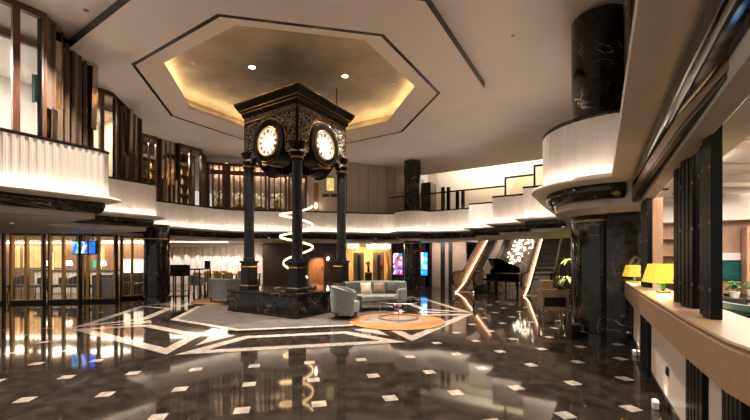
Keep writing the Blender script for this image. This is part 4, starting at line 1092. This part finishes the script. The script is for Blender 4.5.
# ------------------------------------------------------------------ crystal sculpture and piano
x, y = deep(508, 19.3)
CS = thing('crystal_sculpture', 'sparkling arch of glowing crystal bubbles on the wall behind the piano', 'light sculpture', (-3.52, 20.6, .6), 0)
MB().bbox(-.72, .72, .12, .2, -.6, 2.0, .02).build('back_board', M_stone_wall, CS)
rnd = random.Random(11); bub = None
for k in range(98):
    tt = rnd.random(); a_ = math.radians(190 - 130 * tt); r = 1.0 + rnd.gauss(0, .24)
    px_, pz_ = .2 + .72 * r * math.cos(a_), .75 + 1.05 * r * math.sin(a_); s_ = rnd.uniform(.022, .055)
    if bub is None: bub = MB().ball((0, 0, 0), 1, 7).build('glass_bubble', M_bubble, CS, True); o = bub
    else: o = bub.copy(); col.objects.link(o)
    o.location = (px_, -.05 + rnd.uniform(-.15, .1), pz_); o.scale = (s_, s_, s_)
x, y = on_floor(501, 293); P_ = thing('grand_piano', 'black grand piano with raised lid between the two escalators', 'piano', (-3.52, 15.55, 0), PI + .35)
# local: keyboard at +y... built with tail toward -y
out = [(-.66, .75), (.66, .75), (.66, .1), (.56, -.1), (.30, -.3), (.12, -.55), (-.1, -.72), (-.4, -.75), (-.66, -.55)]
P_.rotation_euler = (0, 0, PI / 2 - .06); P_.scale = (.95, .80, .95); P_.location.x = -3.43; P_.location.y = 15.75
out = [(x_ * .9, y_ * .95) for x_, y_ in [(.66, .75), (.66, -.5), (.5, -.72), (.2, -.74), (0, -.6), (-.2, -.3), (-.45, -.1), (-.66, .1), (-.66, .75)]]
MB().prism(out, .60, .88).build('case', M_piano, P_); MB().prism([(x_ * .97, y_ * .97) for x_, y_ in out], .55, .60).build('soundboard', M_wood_dark, P_)
MB().bbox(-.57, .57, .72, .92, .60, .68, .01).build('key_bed', M_piano, P_); MB().box(-.52, .52, .75, .91, .68, .70).build('keyboard', M_ivory, P_)
lid = MB(); lid.T = Matrix.Translation((.58, 0, .90)) @ Matrix.Rotation(math.radians(33), 4, 'Y') @ Matrix.Translation((-.58, 0, 0)); lid.prism(out, 0, .025); lid.build('lid', M_piano, P_)
MB().tube([(-.3, .1, .88), (-.22, .1, 1.4)], .012, 6).build('prop_stick', M_piano, P_)
MB().box(-.35, .35, .55, .57, .88, 1.1).build('music_desk', M_piano, P_)
for lx, ly in ((-.48, .62), (.48, .62), (.3, -.58)): MB().lathe([(.05, 0.0), (.035, .08), (.05, .3), (.065, .6)], (lx, ly), 10).build('leg', M_piano, P_, True)
MB().box(-.08, .08, .35, .4, .06, .56).box(-.12, .12, .33, .45, .03, .08).build('pedal_lyre', M_piano, P_)
t = thing('piano_bench', 'low black bench beside the grand piano', 'bench', (-3.4, 17.2, 0), .1)
MB().bbox(-.3, .3, -.16, .16, .40, .48, .02).build('seat', M_char_f, t)
for sx in (-.26, .26):
    for sy in (-.12, .12): MB().box(sx - .02, sx + .02, sy - .02, sy + .02, 0, .4).build('leg', M_piano, t)
L_ = bpy.data.lights.new('sculpture_wash', 'SPOT'); L_.energy = 60; L_.color = (1, .8, .6); L_.spot_size = 1.5; L_.spot_blend = .8
o = bpy.data.objects.new('sculpture_wash', L_); col.objects.link(o); o.location = (-3.5, 18.6, 3.4); o.rotation_euler = (.5, 0, 0)

# ------------------------------------------------------------------ concierge stand, bin, plants by the big column
t = thing('concierge_stand', 'honey wood concierge stand with an open dark compartment left of the big marble column', 'stand', (-.92, 9.15, 0), A_ - .15)
b = MB(); b.box(-.28, .28, -.2, .2, .62, .79).box(-.28, -.24, -.2, .2, .36, .62).box(.24, .28, -.2, .2, .36, .62).box(-.28, .28, .17, .2, .36, .62).box(-.28, .28, -.2, .2, .32, .40).build('body', M_stand, t)
MB().box(-.24, .24, -.12, .16, .41, .61).build('compartment_shade', M_ink, t)  # black block standing in for the shade inside the open compartment
MB().bbox(-.26, -.02, -.1, .16, .79, .99, .01).build('raised_box', M_stand, t)
m = MB().at((.13, 0, .80), 0, 0, .55); m.bbox(-.2, .2, -.12, .12, .05, .075, .006).build('sloped_screen', M_ink, t)
MB().box(.12, .16, -.03, .03, .79, .86).build('screen_arm', M_black, t)
for sx in (-.24, .24):
    for sy in (-.15, .15): MB().tube([(sx, sy, .33), (sx * 1.05, sy * 1.1, 0)], [.026, .018], 6).build('leg', M_stand, t)
t = thing('concierge_chair', 'dark chair behind the honey wood concierge stand', 'chair', (-.5, 9.6, 0), .4)
t2 = make_chair('staff_chair', 'dark tall chair tucked between concierge stand and marble column', M_char_f, M_black, (-.42, 9.72, 0), -.5); bpy.data.objects.remove(t)
x, y = at_depth(573.5, 6.72)
t = thing('black_bin', 'small black square bin at the foot of the big marble column', 'bin', (x, y, 0), A_)
MB().bbox(-.085, .085, -.085, .085, 0, .26, .012).build('body', M_black, t); MB().bbox(-.09, .09, -.09, .09, .26, .285, .008).build('lid', M_ink, t)
def make_palm(name, lab, loc, s, seed, z0, n=34, m_=None):
    t = thing(name, lab, 'plant', loc)
    MB().lathe([(.14, 0), (.2, .3), (.19, .34), (.16, .34)], n=14).build('pot', M_pot, t, True)
    tr = MB(); tr.tube([(0, 0, .3), (.03, 0, z0 * .6), (0, .02, z0)], .02, 6).build('trunk', M_wood, t)
    lf = MB(); rnd = random.Random(seed)
    for k in range(n):
        q = rnd.uniform(0, 2 * PI); up = rnd.uniform(.2, 1.0); L = s * rnd.uniform(.7, 1.1); prev = None
        for j in range(8):
            u = j / 7; r = L * u; z = z0 + L * (up * u - .9 * u * u); c = (r * math.cos(q), r * math.sin(q), z)
            wd = .07 * s * math.sin(PI * min(1, u * .9 + .1)); nn = (-math.sin(q) * wd, math.cos(q) * wd, 0)
            cur_ = ((c[0] + nn[0], c[1] + nn[1], c[2]), (c[0] - nn[0], c[1] - nn[1], c[2]))
            if prev: lf.add([prev[0], cur_[0], cur_[1], prev[1]], [(0, 1, 2, 3)])
            prev = cur_
    lf.build('frond', m_ or M_leaf_y, t); return t
p = deep(566.5, 12.0); make_palm('potted_palm', 'lit green palm in a pot beside the big marble column', (p[0], p[1], 0), .40, 3, .80)
p = deep(567.5, 13.2); make_palm('tall_potted_palm', 'taller lit green palm behind the lower one beside the big column', (p[0], p[1], 0), .38, 8, 1.40)
L_ = bpy.data.lights.new('plant_spot', 'SPOT'); L_.energy = 150; L_.color = (.95, 1, .75); L_.spot_size = .7; L_.shadow_soft_size = .05
o = bpy.data.objects.new('plant_spot', L_); col.objects.link(o); p = deep(566.5, 12.2); o.location = (p[0] + .1, p[1] - .3, 2.25); o.rotation_euler = (.12, 0, 0)
o = o.copy(); col.objects.link(o); p = deep(567.5, 13.4); o.location = (p[0] + .1, p[1] - .45, 2.27)

# ------------------------------------------------------------------ lounge seating
def tub_chair(label, loc, rz):
    t = thing('tub_chair', label, 'armchair', loc, rz)
    n = 21; vs = []; fs = []
    def rim(q): return .78 - .20 * (abs(q) / 128) ** 3
    for k in range(n):
        q = -128 + 256 * k / (n - 1); a_ = math.radians(q)
        for r, z in ((.36, .13), (.385, .4), (.395, rim(q) - .03), (.37, rim(q)), (.31, rim(q)), (.285, rim(q) - .04), (.28, .3)):
            vs.append((r * math.sin(a_), r * math.cos(a_), z))
    for k in range(n - 1):
        for j in range(6): i = k * 7 + j; fs.append((i, i + 1, i + 8, i + 7))
    fs += [tuple(range(7)), tuple((n - 1) * 7 + j for j in range(6, -1, -1))]
    MB().add(vs, fs).build('shell', M_sage, t, True)
    pp = [(.392 * math.sin(math.radians(-128 + 256 * k / 20)), .392 * math.cos(math.radians(-128 + 256 * k / 20)), rim(-128 + 256 * k / 20) - .02) for k in range(21)]
    MB().tube(pp, .012, 5).build('piping', M_char_f, t, True)
    MB().tube([(.37 * math.sin(math.radians(-128 + 256 * k / 20)), .37 * math.cos(math.radians(-128 + 256 * k / 20)), .14) for k in range(21)], .018, 5).build('base_rail', M_wood_dark, t)
    MB().lathe([(.20, .13), (.30, .16), (.31, .36), (.29, .41), (.001, .43)], (0, -.03), 24).build('seat', M_sage_in, t, True)
    for q in (35, 145, 215, 325):
        a_ = math.radians(q); MB().tube([(.27 * math.sin(a_), .27 * math.cos(a_), .15), (.29 * math.sin(a_), .29 * math.cos(a_), 0)], [.03, .018], 8).build('leg', M_ink, t)
    return t
def curved_sofa(label, loc, rz, w=.85):
    t = thing('curved_sofa', label, 'sofa', loc, rz)
    # plan: arc of back opening to -y
    R0 = 1.15; q0 = 48
    def band(ri, ro, z0, z1, q, n=18, rnd_=.04):
        vs = []; fs = []
        for k in range(n + 1):
            a_ = math.radians(-q + 2 * q * k / n)
            for r, z in ((ri, z0), (ro, z0), (ro, z1 - rnd_), (ro - rnd_, z1), (ri + rnd_, z1), (ri, z1 - rnd_)): vs.append((r * math.sin(a_), r * math.cos(a_) - R0 + .3, z))
        for k in range(n):
            for j in range(6): fs.append((k * 6 + j, k * 6 + (j + 1) % 6, (k + 1) * 6 + (j + 1) % 6, (k + 1) * 6 + j))
        fs += [tuple(range(5, -1, -1)), tuple(n * 6 + j for j in range(6))]
        return MB().add(vs, fs)
    band(R0, R0 + .13, .14, .80, q0).build('backrest', M_sage, t, True)
    band(R0 - .56, R0 + .02, .27, .43, q0).build('seat', M_sage_in, t, True)
    band(R0 - .53, R0 + .1, .14, .27, q0, rnd_=.01).build('base', M_sage, t, True)
    for s in (-1, 1):
        a_ = math.radians(s * q0); cx, cy = (R0 - .12) * math.sin(a_), (R0 - .12) * math.cos(a_) - R0 + .3
        MB().at((cx, cy, 0), -a_).bbox(-.06, .06, -.2, .2, .2, .6, .04).build('armrest', M_sage, t)
        for rr in (R0 - .48, R0 + .06):
            a2 = math.radians(s * (q0 - 5)); MB().tube([(rr * math.sin(a2), rr * math.cos(a2) - R0 + .3, .15), (rr * math.sin(a2), rr * math.cos(a2) - R0 + .3, 0)], [.028, .018], 8).build('leg', M_ink, t)
    return t
def cushion(lab, loc, rz, m_, s=.4, tilt=.3):
    m = MB(); m.T = Matrix.Rotation(-tilt, 4, 'X'); n = 8; vs = []; fs = []
    for sd in (-1, 1):
        for i in range(n + 1):
            for j in range(n + 1):
                u, v = i / n * 2 - 1, j / n * 2 - 1; th = .075 * (1 - u ** 4) * (1 - v ** 4); pin = 1 - .06 * (1 - abs(u * v))
                vs.append((u * s / 2 * pin, sd * th, (v * pin + 1) * s / 2))
    N_ = (n + 1) ** 2
    for sd in range(2):
        for i in range(n):
            for j in range(n): a_ = sd * N_ + i * (n + 1) + j; fs.append((a_, a_ + 1, a_ + n + 2, a_ + n + 1) if sd else (a_, a_ + n + 1, a_ + n + 2, a_ + 1))
    o = tag(m.add(vs, fs).build('cushion', m_, None, True), lab, 'cushion'); o.location = loc; o.rotation_euler = (0, 0, rz)
    return o
tx, ty = at_depth(346, 8.95); zf = .028
tub_chair('sage velvet tub chair seen from behind, close to the right corner of the clock plinth', (tx, ty, zf), math.radians(118))
sx, sy = at_depth(375, 10.35)
so = curved_sofa('curved sage velvet sofa with three cushions behind the tub chair', (sx, sy, zf), A_ + .20)
def sofa_pt(qd, r, z):
    a_ = math.radians(qd); lx, ly = r * math.sin(a_), r * math.cos(a_) - 1.15 + .3; c, s = math.cos(so.rotation_euler[2]), math.sin(so.rotation_euler[2])
    return (sx + c * lx - s * ly, sy + s * lx + c * ly, z + zf)
for qd, m_, lab in ((-16, M_cream_f, 'cream square cushion on the curved sage sofa, nearest the tub chair'), (8, M_mauve_f, 'mauve brown cushion on the curved sage sofa, in the middle of three'), (30.5, M_char_f, 'charcoal cushion at the far end of the curved sage sofa')):
    cushion(lab, sofa_pt(qd, .87, .445), so.rotation_euler[2] - math.radians(qd) + 0, m_, .335)
cushion('small brown cushion lying inside the sage tub chair', (tx + .02, ty + .04, zf + .437), math.radians(118), M_mauve_f, .3, .6)
s2x, s2y = at_depth(233, 12.0)
curved_sofa('grey sage sofa half hidden behind the left end of the clock plinth', (s2x, s2y, zf), A_ + PI - .25)
# glass coffee table on the round rug
t = thing('coffee_table', 'round glass coffee table with bright ring base on the amber rug', 'table', (*on_floor(398.5, 319), .0265), 0)
MB().lathe([(.47, 0), (.50, 0), (.50, .025), (.47, .025), (.47, 0)], n=40, caps=False).build('ring_base', M_steel, t)
MB().lathe([(.5, .40), (.51, .405), (.5, .415), (.001, .415)], n=40).build('glass_top', M_glass, t); MB().lathe([(.5, .398), (.512, .406), (.5, .417)], n=40, caps=False).build('rim', M_steel, t)
for k in range(4): q = PI / 2 * k + .5; MB().tube([(.48 * math.cos(q), .48 * math.sin(q), .02), (.42 * math.cos(q), .42 * math.sin(q), .4)], .007, 6).build('leg', M_steel, t)
x, y = at_depth(398.5, 10.9)
t = thing('side_table', 'small black round side table at the far end of the curved sofa', 'table', (x, y, .013), 0)
MB().lathe([(.13, 0), (.13, .02), (.025, .03), (.025, .38), (.17, .39), (.17, .41)], n=18).build('pedestal', M_ink, t)
bouquet('posy', 'small posy of pink flowers on the black side table by the sofa', (x, y, .424), mat('coral_petal', (.7, .12, .12), .6), 7, .75, 9)

# ------------------------------------------------------------------ restaurant counter on the right
LP = [(.36, 7.6), (.37, 6.3), (.42, 4.6), (.475, 3.1), (.52, 2.4), (.60, 2.05), (.76, 1.8), (1.0, 1.66), (1.6, 1.58)]   # front edge, far to near
t = thing('oak_counter', 'long pale oak counter ledge curving round at the near right corner', 'counter', (0, 0, 0))
m = MB(); sweep(m, LP, [(0, .845), (0, 1.06), (-.012, 1.07), (-.012, 1.085), (0, 1.09), (-.01, 1.10), (-.37, 1.10), (-.37, .845)]); m.build('ledge', M_oak, t)
low = [(p[0] + .13, p[1] + (.0 if i < 5 else .09)) for i, p in enumerate(LP)]
m = MB(); sweep(m, low, [(0, .14), (0, .845), (-.1, .845), (-.1, .14)]); m.build('front_panel', M_lowpanel, t)
m = MB(); sweep(m, low, [(.012, 0), (.012, .14), (-.1, .14), (-.1, 0)]); m.build('plinth', M_marble, t)
# fluted black panels under the ledge
def y_at(px, x): r = (px - 375) / F_; return x * (C_ + S_ * r) / (-S_ + C_ * r)
for i, (pa, pb) in enumerate(((642.5, 654), (676, 698), (700, 726))):
    xa = .49 + .0; y0, y1 = y_at(pa, .5), y_at(pb, .55)
    f = MB()
    def lowx(yy):
        for a_, b_ in zip(low[:-1], low[1:]):
            if b_[1] <= yy <= a_[1]: return a_[0] + (b_[0] - a_[0]) * (a_[1] - yy) / (a_[1] - b_[1])
        return low[0][0]
    n = 5
    for k in range(n):
        ya, yb = y0 + (y1 - y0) * k / n, y0 + (y1 - y0) * (k + .72) / n
        f.prism([(lowx(ya) - .03, ya), (lowx(yb) - .03, yb), (lowx(yb) + .02, yb), (lowx(ya) + .02, ya)], .05, .845)
    f.prism([(lowx(y0) - .012, y0), (lowx(y1) - .012, y1), (lowx(y1) + .02, y1), (lowx(y0) + .02, y0)], .05, .845)
    f.build('fluted_panel', M_black, t)
for i, (px, py) in enumerate(((669, 371.5),)):
    yy = y_at(px, .56); D = C_ * yy - S_ * .56; z = hz(py, D)
    o = thing('wall_socket', 'small black socket on the ivory panel under the oak counter', 'socket', (lowx(yy) - .004, yy, z), -PI / 2)
    MB().bbox(-.04, .04, -.015, 0, -.04, .04, .005).build('cover_plate', M_ink, o); MB().box(-.03, .03, -.018, -.015, -.02, .02).build('outlet', M_black, o)
for i, (px, py, lab) in enumerate(((634.5, 355, 'small white floor uplight at the far end of the counter foot'), (655.5, 408, 'small white floor uplight at the near end of the counter foot'))):
    x, y = on_floor(px, py); L_ = bpy.data.lights.new('uplight_beam', 'SPOT'); L_.energy = .4; L_.color = (1, .84, .7); L_.spot_size = 1.9; L_.spot_blend = .8; ob = bpy.data.objects.new('uplight_beam', L_); col.objects.link(ob); ob.location = (x, y, .09); ob.rotation_euler = (PI - .1, .25, 0)
    o = thing('floor_uplight', lab, 'lamp', (x, y, .0))
    MB().bbox(-.03, .03, -.06, .06, 0, .075, .01).build('housing', M_white, o); MB().box(-.012, .012, -.03, .03, .075, .077).build('lens', M_white_lamp, o)
# black folding screens standing on the ledge
zt_ = 1.5 + 1.12
def lx(yy):
    for a_, b_ in zip(LP[:-1], LP[1:]):
        if b_[1] <= yy <= a_[1]: return a_[0] + (b_[0] - a_[0]) * (a_[1] - yy) / (a_[1] - b_[1])
    return LP[0][0]
for i, (y1_, y0_, lab) in enumerate(((6.75, 6.05, 'black fluted folding screen on the oak ledge, farthest, next to the marble column'), (4.42, 3.72, 'black fluted folding screen on the oak ledge, in the middle'), (3.52, 3.14, 'black fluted folding screen on the oak ledge, nearest the curved end'))):
    x1_, x0_ = lx(y1_) + .2, lx(y0_) + (.15 if i == 2 else .17)
    loc, rz, L = seg((x1_, y1_), (x0_, y0_))
    s = thing('folding_screen', lab, 'screen', (loc[0], loc[1], 1.101), rz)
    n = 4; zt_ = 2.39 if i == 0 else 2.62
    for k in range(n):
        p = MB().at((L * (k + .5) / n, 0, 0), .28 if k % 2 else -.28); w_ = L / n * .5
        p.box(-w_, w_, -.014, .014, 0, zt_ - 1.101)
        for q in range(3): xx = -w_ + w_ * 2 * (q + .5) / 3; p.box(xx - .022, xx + .022, -.03, .03, .0, zt_ - 1.101)
        leaf = p.build('leaf', M_black, s)
        for z in (.18, .62, .98): MB().at((L * (k + .5) / n, 0, 0), .28 if k % 2 else -.28).box(w_ - .012, w_ + .004, -.035, -.03, z, z + .022).build('hinge', M_bronze, leaf)
# bronze head rail and black frames above the screens
HP = [(.40, 6.6), (.41, 4.6), (.44, 3.1), (.49, 2.3), (.56, 1.95), (.71, 1.7), (1.0, 1.55), (1.6, 1.48)]
t = thing('bronze_head_rail', 'bronze head rail over the folding screens, curving at the near end', 'rail', (0, 0, 0))
sweep(MB(), HP, [(0, 2.36), (0, 2.50), (-.05, 2.50), (-.05, 2.36)]).build('rail', M_bronze, t)
sweep(MB(), HP, [(-.005, 2.33), (-.005, 2.36), (-.045, 2.36), (-.045, 2.33)]).build('track', M_black, t)
for yy in (7.3, 5.75, 5.05, 2.62):
    m = MB(); x_ = .5 if yy > 3.2 else .52
    m.box(x_ + .06, x_ + .1, yy - .03, yy + .03, 2.36, 2.72).box(x_ + .06, x_ + .42, yy - .025, yy + .025, 2.58, 2.63).build('bracket_arm', M_black, t)
MB().box(.52, .6, -3.5, 7.6, 2.72, 3.0).build('wall_lintel', M_marble, kind='structure')
# table lamps on the ledge
def ledge_lamp(label, loc, s, rz):
    t = thing('table_lamp', label, 'lamp', loc, rz, 'lamps on the oak ledge')
    MB().bbox(-.06 * s, .06 * s, -.06 * s, .06 * s, 0, .02, .005).build('base', M_gold_dark, t)
    MB().lathe([(.012 * s, .02), (.03 * s, .06 * s), (.012 * s, .16 * s)], n=10).build('stem', mat('green_glass', (.02, .16, .07), .1), t, True)
    a_, b_ = .17 * s, .12 * s; z0, z1 = .13 * s, .36 * s; vs = []; fs = []; n = 9
    for r, z in ((a_, z0), (b_, z1)):
        for sd in range(4):
            for k in range(n):
                u = -1 + 2 * k / n; rr = r * (1 + (.02 if k % 2 else 0))
                p = [(u, -1), (1, u), (-u, 1), (-1, -u)][sd]; vs.append((p[0] * rr, p[1] * rr, z))
    N_ = 4 * n; fs = [(k, (k + 1) % N_, (k + 1) % N_ + N_, k + N_) for k in range(N_)]
    MB().add(vs, fs).build('lamp_shade', M_shade, t)
    MB().ball((0, 0, z0 + .1 * s), .035, 8).build('bulb', M_white_lamp, t)
    L_ = bpy.data.lights.new('lamp_glow', 'POINT'); L_.energy = 5 * s; L_.color = (1, .75, .35); L_.shadow_soft_size = .03
    o = bpy.data.objects.new('lamp_glow', L_); col.objects.link(o); o.parent = t; o.location = (0, 0, z0 + .03)
def ray_y(px, yy): r = (px - 375) / F_; return ((-S_ + C_ * r) / (C_ + S_ * r) * yy, yy)
ledge_lamp('large yellow pleated lamp on the oak ledge between the far and middle folding screens', (*ray_y(663, 5.25), 1.101), .92, .25)
ledge_lamp('small yellow pleated lamp at the far end of the oak ledge', (*ray_y(634.5, 7.15), 1.101), .78, .25)

# ------------------------------------------------------------------ dining room behind the counter
w = wall('wall_right_room_back', (.6, 11.6), (5.5, 11.6), 0, 2.36, M_panel_wood)
MB().box(.6, 5.5, 11.2, 11.7, 2.36, 3.4).build('wall_right_room_bulkhead', M_white, kind='structure')
wall('wall_right_room_far', (5.5, 11.6), (5.5, -3), 0, 3.4, M_cream)
MB().box(.6, 1.0, 8.55, 8.65, 0, 2.72).build('wall_right_room_return', M_panel_wood, kind='structure')
c = MB().box(.6, 6, -3.5, 11.6, 2.95, 3.0).build('ceiling_right_room', M_white, kind='structure')
m = MB()
for k in range(7):
    y = .5 + k * 1.6; m.add([(.62, y, 2.94), (5.9, y + 3.2, 2.94), (5.9, y + 3.6, 2.94), (.62, y + .4, 2.94), (.62, y, 2.86), (5.9, y + 3.2, 2.86), (5.9, y + 3.6, 2.86), (.62, y + .4, 2.86)], [(0, 3, 2, 1), (4, 5, 6, 7), (0, 1, 5, 4), (1, 2, 6, 5), (2, 3, 7, 6), (3, 0, 4, 7)])
m.build('ceiling_beam', M_ceil, c)
for xa, ya, yb in ((1.0, -1.0, 8.3), (3.2, 1.0, 11.0)):  # troughs with glowing strips, added to brighten the right room ceiling
    MB().box(xa - .14, xa + .14, ya, yb, 2.60, 2.63).box(xa - .14, xa - .12, ya, yb, 2.63, 2.72).box(xa + .12, xa + .14, ya, yb, 2.63, 2.72).box(xa - .02, xa + .02, ya, ya + .04, 2.63, 2.95).box(xa - .02, xa + .02, yb - .04, yb, 2.63, 2.95).build('fill_trough', M_white, c)
    MB().box(xa - .05, xa + .05, ya + .05, yb - .05, 2.635, 2.645).build('fill_strip', emis('room_fill_glow', (1, .92, .8), 9), c)
area('right_room_lamp', (2.6, 8.2, 2.8), 90, 3.2, 4.0, (1, .88, .76)); area('right_room_lamp', (2.4, 3.5, 2.8), 25, 2.0, 2.0, (1, .88, .72))
bs = thing('wall_bookcase', 'light wood bookcase with books and bowls against the back wall of the right room', 'bookcase', (1.05, 11.2, 0))
m = MB(); m.box(0, .04, 0, .38, 0, 2.0).box(.76, .8, 0, .38, 0, 2.0).box(0, .8, .34, .38, 0, 2.0).build('carcass', M_panel_wood, bs)
for z in (.4, .85, 1.22, 1.55, 1.96): MB().box(.04, .76, 0, .34, z, z + .035).build('shelf', M_panel_wood, bs)
bk = [(.08, 1.255, .12, M_book_r, 'red book standing on the bookcase shelf under the white one'), (.14, 1.255, .15, M_book_r, 'second red book on the bookcase shelf, beside the first'), (.12, 1.585, .26, M_book_w, 'large white book standing upright on the upper bookcase shelf'), (.50, 1.585, .16, M_book_g, 'tan book on the upper bookcase shelf')]
for x_, z_, h, m_, lab in bk:
    o = thing('book', lab, 'book', (1.05 + x_, 11.28, z_ + .001)); MB().box(0, .045 if h < .2 else .09, 0, .14, 0, h).build('cover', m_, o); MB().box(.006, .039, -.001, .13, .005, h - .005).build('pages', M_white, o)
for i, (x_, lab) in enumerate(((.36, 'white bowl on the bookcase shelf beside the red books'), (.56, 'second white bowl at the right end of the bookcase shelf'))):
    o = tag(MB().lathe([(.03, 0), (.09, .06), (.1, .1), (.085, .1)], (0, 0), 16).build('white_bowl', M_cream_f, smooth=True), lab, 'bowl'); o.location = (1.05 + x_, 11.37, 1.256)
# coffee machine on a sideboard under the shelves
sb = thing('service_sideboard', 'dark sideboard with a coffee machine below the bookcase in the right room', 'sideboard', (1.1, 10.45, 0)); MB().bbox(0, 1.1, 0, .45, 0, .92, .02).build('body', M_wood_dark, sb); MB().bbox(-.02, 1.12, -.02, .47, .92, .96, .01).build('worktop', M_ink, sb)
cm = thing('coffee_machine', 'black coffee machine on the dark sideboard in the right room', 'coffee machine', (1.25, 10.5, .961)); MB().bbox(0, .42, 0, .34, .0, .08, .01).bbox(0, .42, .16, .34, .08, .42, .02).bbox(0, .42, 0, .34, .3, .42, .02).build('body', M_ink, cm); MB().lathe([(.02, .22), (.025, .3)], (.14, .09), 8).lathe([(.02, .22), (.025, .3)], (.28, .09), 8).build('spout', M_steel, cm)
# tall wood panel, shelves and teal tiles further right
MB().box(1.95, 5.4, 11.5, 11.58, 1.0, 1.45).build('wall_teal_tile', M_teal_tile, kind='structure')
MB().box(1.95, 5.4, 11.45, 11.58, 1.45, 1.62).build('trim_tile_shelf', M_white, kind='structure')
t = thing('display_cabinet', 'open light wood cabinet with steel shelves at the far right edge', 'cabinet', (2.74, 11.05, 0))
MB().box(0, .05, 0, .4, 0, 2.2).box(.95, 1.0, 0, .4, 0, 2.2).box(0, 1.0, .36, .4, 0, 2.2).build('carcass', M_panel_wood, t)
for z in (.9, 1.3, 1.62, 1.95): MB().box(.05, .95, 0, .36, z, z + .04).build('shelf', M_steel, t)
o = thing('storage_box', 'black storage box on the top shelf of the open wood cabinet', 'box', (2.82, 11.1, 1.991)); MB().bbox(0, .3, 0, .25, 0, .18, .01).build('body', M_ink, o); MB().box(.1, .2, -.004, 0, .06, .1).build('handle', M_steel, o)
for i, (px, yy, lab) in enumerate(((734.5, 9.2, 'black dining table with a small potted plant, nearer the folding screen'), (752, 10.0, 'black dining table at the right frame edge with a potted plant'))):
    x_, y_ = ray_y(px, yy); make_table('black_table', lab, .66, .66, .76, M_piano, M_ink, (x_, y_, 0), .1)
    pt = thing('potted_plant', 'small green plant in white pot on the black table ' + ('nearer the folding screen' if i == 0 else 'at the right frame edge'), 'plant', (x_, y_, .761)); MB().lathe([(.06, 0), (.08, .12), (.065, .12)], n=12).build('pot', M_white, pt, True)
    lf = MB(); rnd = random.Random(i)
    for k in range(26):
        q, r, z = rnd.uniform(0, 6.28), rnd.uniform(.02, .11), rnd.uniform(.14, .3); lf.ball((r * math.cos(q), r * math.sin(q), z), .035, 5, (1, 1, .5))
    lf.build('leaf', M_leaf, pt)
for i, (px, yy, lab) in enumerate(((727, 8.3, 'dark dining chair in front of the nearer black table'),)):
    x_, y_ = ray_y(px, yy); make_chair('black_chair', lab, M_dark_chair, M_ink, (x_, y_, 0), PI, None, .38)
t = thing('teal_booth', 'curved teal leather booth seat behind the near end of the oak ledge', 'bench', (1.55, 5.2, 0), 0)
path = arc(0, 0, .42, 150, 330, 18)
path = [(p[0] * 1.0, p[1] * 1.35) for p in path]
sweep(MB(), path, [(0, 0), (0, 1.0), (.04, 1.05), (.10, 1.05), (.14, 1.0), (.14, 0)]).build('backrest', M_teal, t, True)
sweep(MB(), path, [(-.34, .30), (-.34, .44), (-.3, .48), (0, .48), (0, .30)]).build('seat', M_teal, t, True); sweep(MB(), path, [(-.28, 0), (-.28, .30), (0, .30), (0, 0)]).build('base', M_ink, t)
# light for the lobby: beams from downlights in the big ceiling
for px, py, e, lab in ((420, 122, 160, 'recessed downlight near the far right edge of the octagon'), (165, 150, 0, 'small dark ceiling fitting above the left curved parapet')):
    pass

# shared group phrases for repeated things
PHRASE = {'downlight': 'small downlights in the ceilings', 'orchid_arrangement': 'orchids in the upper back windows', 'flower_plinth': 'pale plinths in the upper back windows', 'portrait_display': 'three portrait displays over the restaurant',
          'poster_screen': 'poster screens beside the back column', 'escalator': 'escalators at the back', 'folding_screen': 'black folding screens on the oak ledge', 'round_rug': 'round amber rugs', 'curved_sofa': 'curved sage sofas', 'cushion': 'cushions on the lounge seats',
          'book': 'books in the wall bookcase', 'white_bowl': 'bowls in the wall bookcase', 'dining_table': 'timber tables before the curtain', 'glass_pendant_row': 'pendant rows over the dining tables', 'linear_ceiling_light': 'linear lights in the dining soffit', 'menu_board': 'green menu boards in the restaurant',
          'column_lamp': 'amber column lamps in the restaurant', 'black_table': 'black tables in the right room', 'potted_plant': 'plants on the black tables', 'glass_balustrade': 'glass balustrades of the upper floor', 'floor_uplight': 'floor uplights at the counter foot', 'crystal_chandelier': 'chandeliers in the golden lobby', 'flower_bouquet': 'magenta flowers in the golden lobby'}
for o in list(scene.collection.objects):
    k = o.name.split('.')[0]
    if o.parent is None and k in PHRASE and o.get('label') and not o.get('group'): o['group'] = PHRASE[k]
# ------------------------------------------------------------------ camera and view
cam = bpy.data.cameras.new('camera'); co = bpy.data.objects.new('camera', cam); col.objects.link(co)
cam.sensor_width = 36; cam.sensor_fit = 'HORIZONTAL'; cam.lens = 36 * F_ / 750; cam.shift_y = 48 / 750
co.location = (0, 0, 1.5); co.rotation_euler = (PI / 2, 0, A_); cam.clip_start = .05
scene.camera = co
w = bpy.data.worlds.new('World'); scene.world = w; w.use_nodes = True
w.node_tree.nodes['Background'].inputs[0].default_value = (1, .87, .78, 1); w.node_tree.nodes['Background'].inputs[1].default_value = .20
scene.view_settings.view_transform = 'Standard'; scene.view_settings.look = 'None'; scene.view_settings.gamma = 1
scene.view_settings.exposure = 1.9
scene.cycles.use_denoising = True
scene.cycles.max_bounces = 10; scene.cycles.diffuse_bounces = 5; scene.cycles.glossy_bounces = 5; scene.cycles.transparent_max_bounces = 12
scene.cycles.sample_clamp_indirect = 6; scene.cycles.caustics_reflective = False
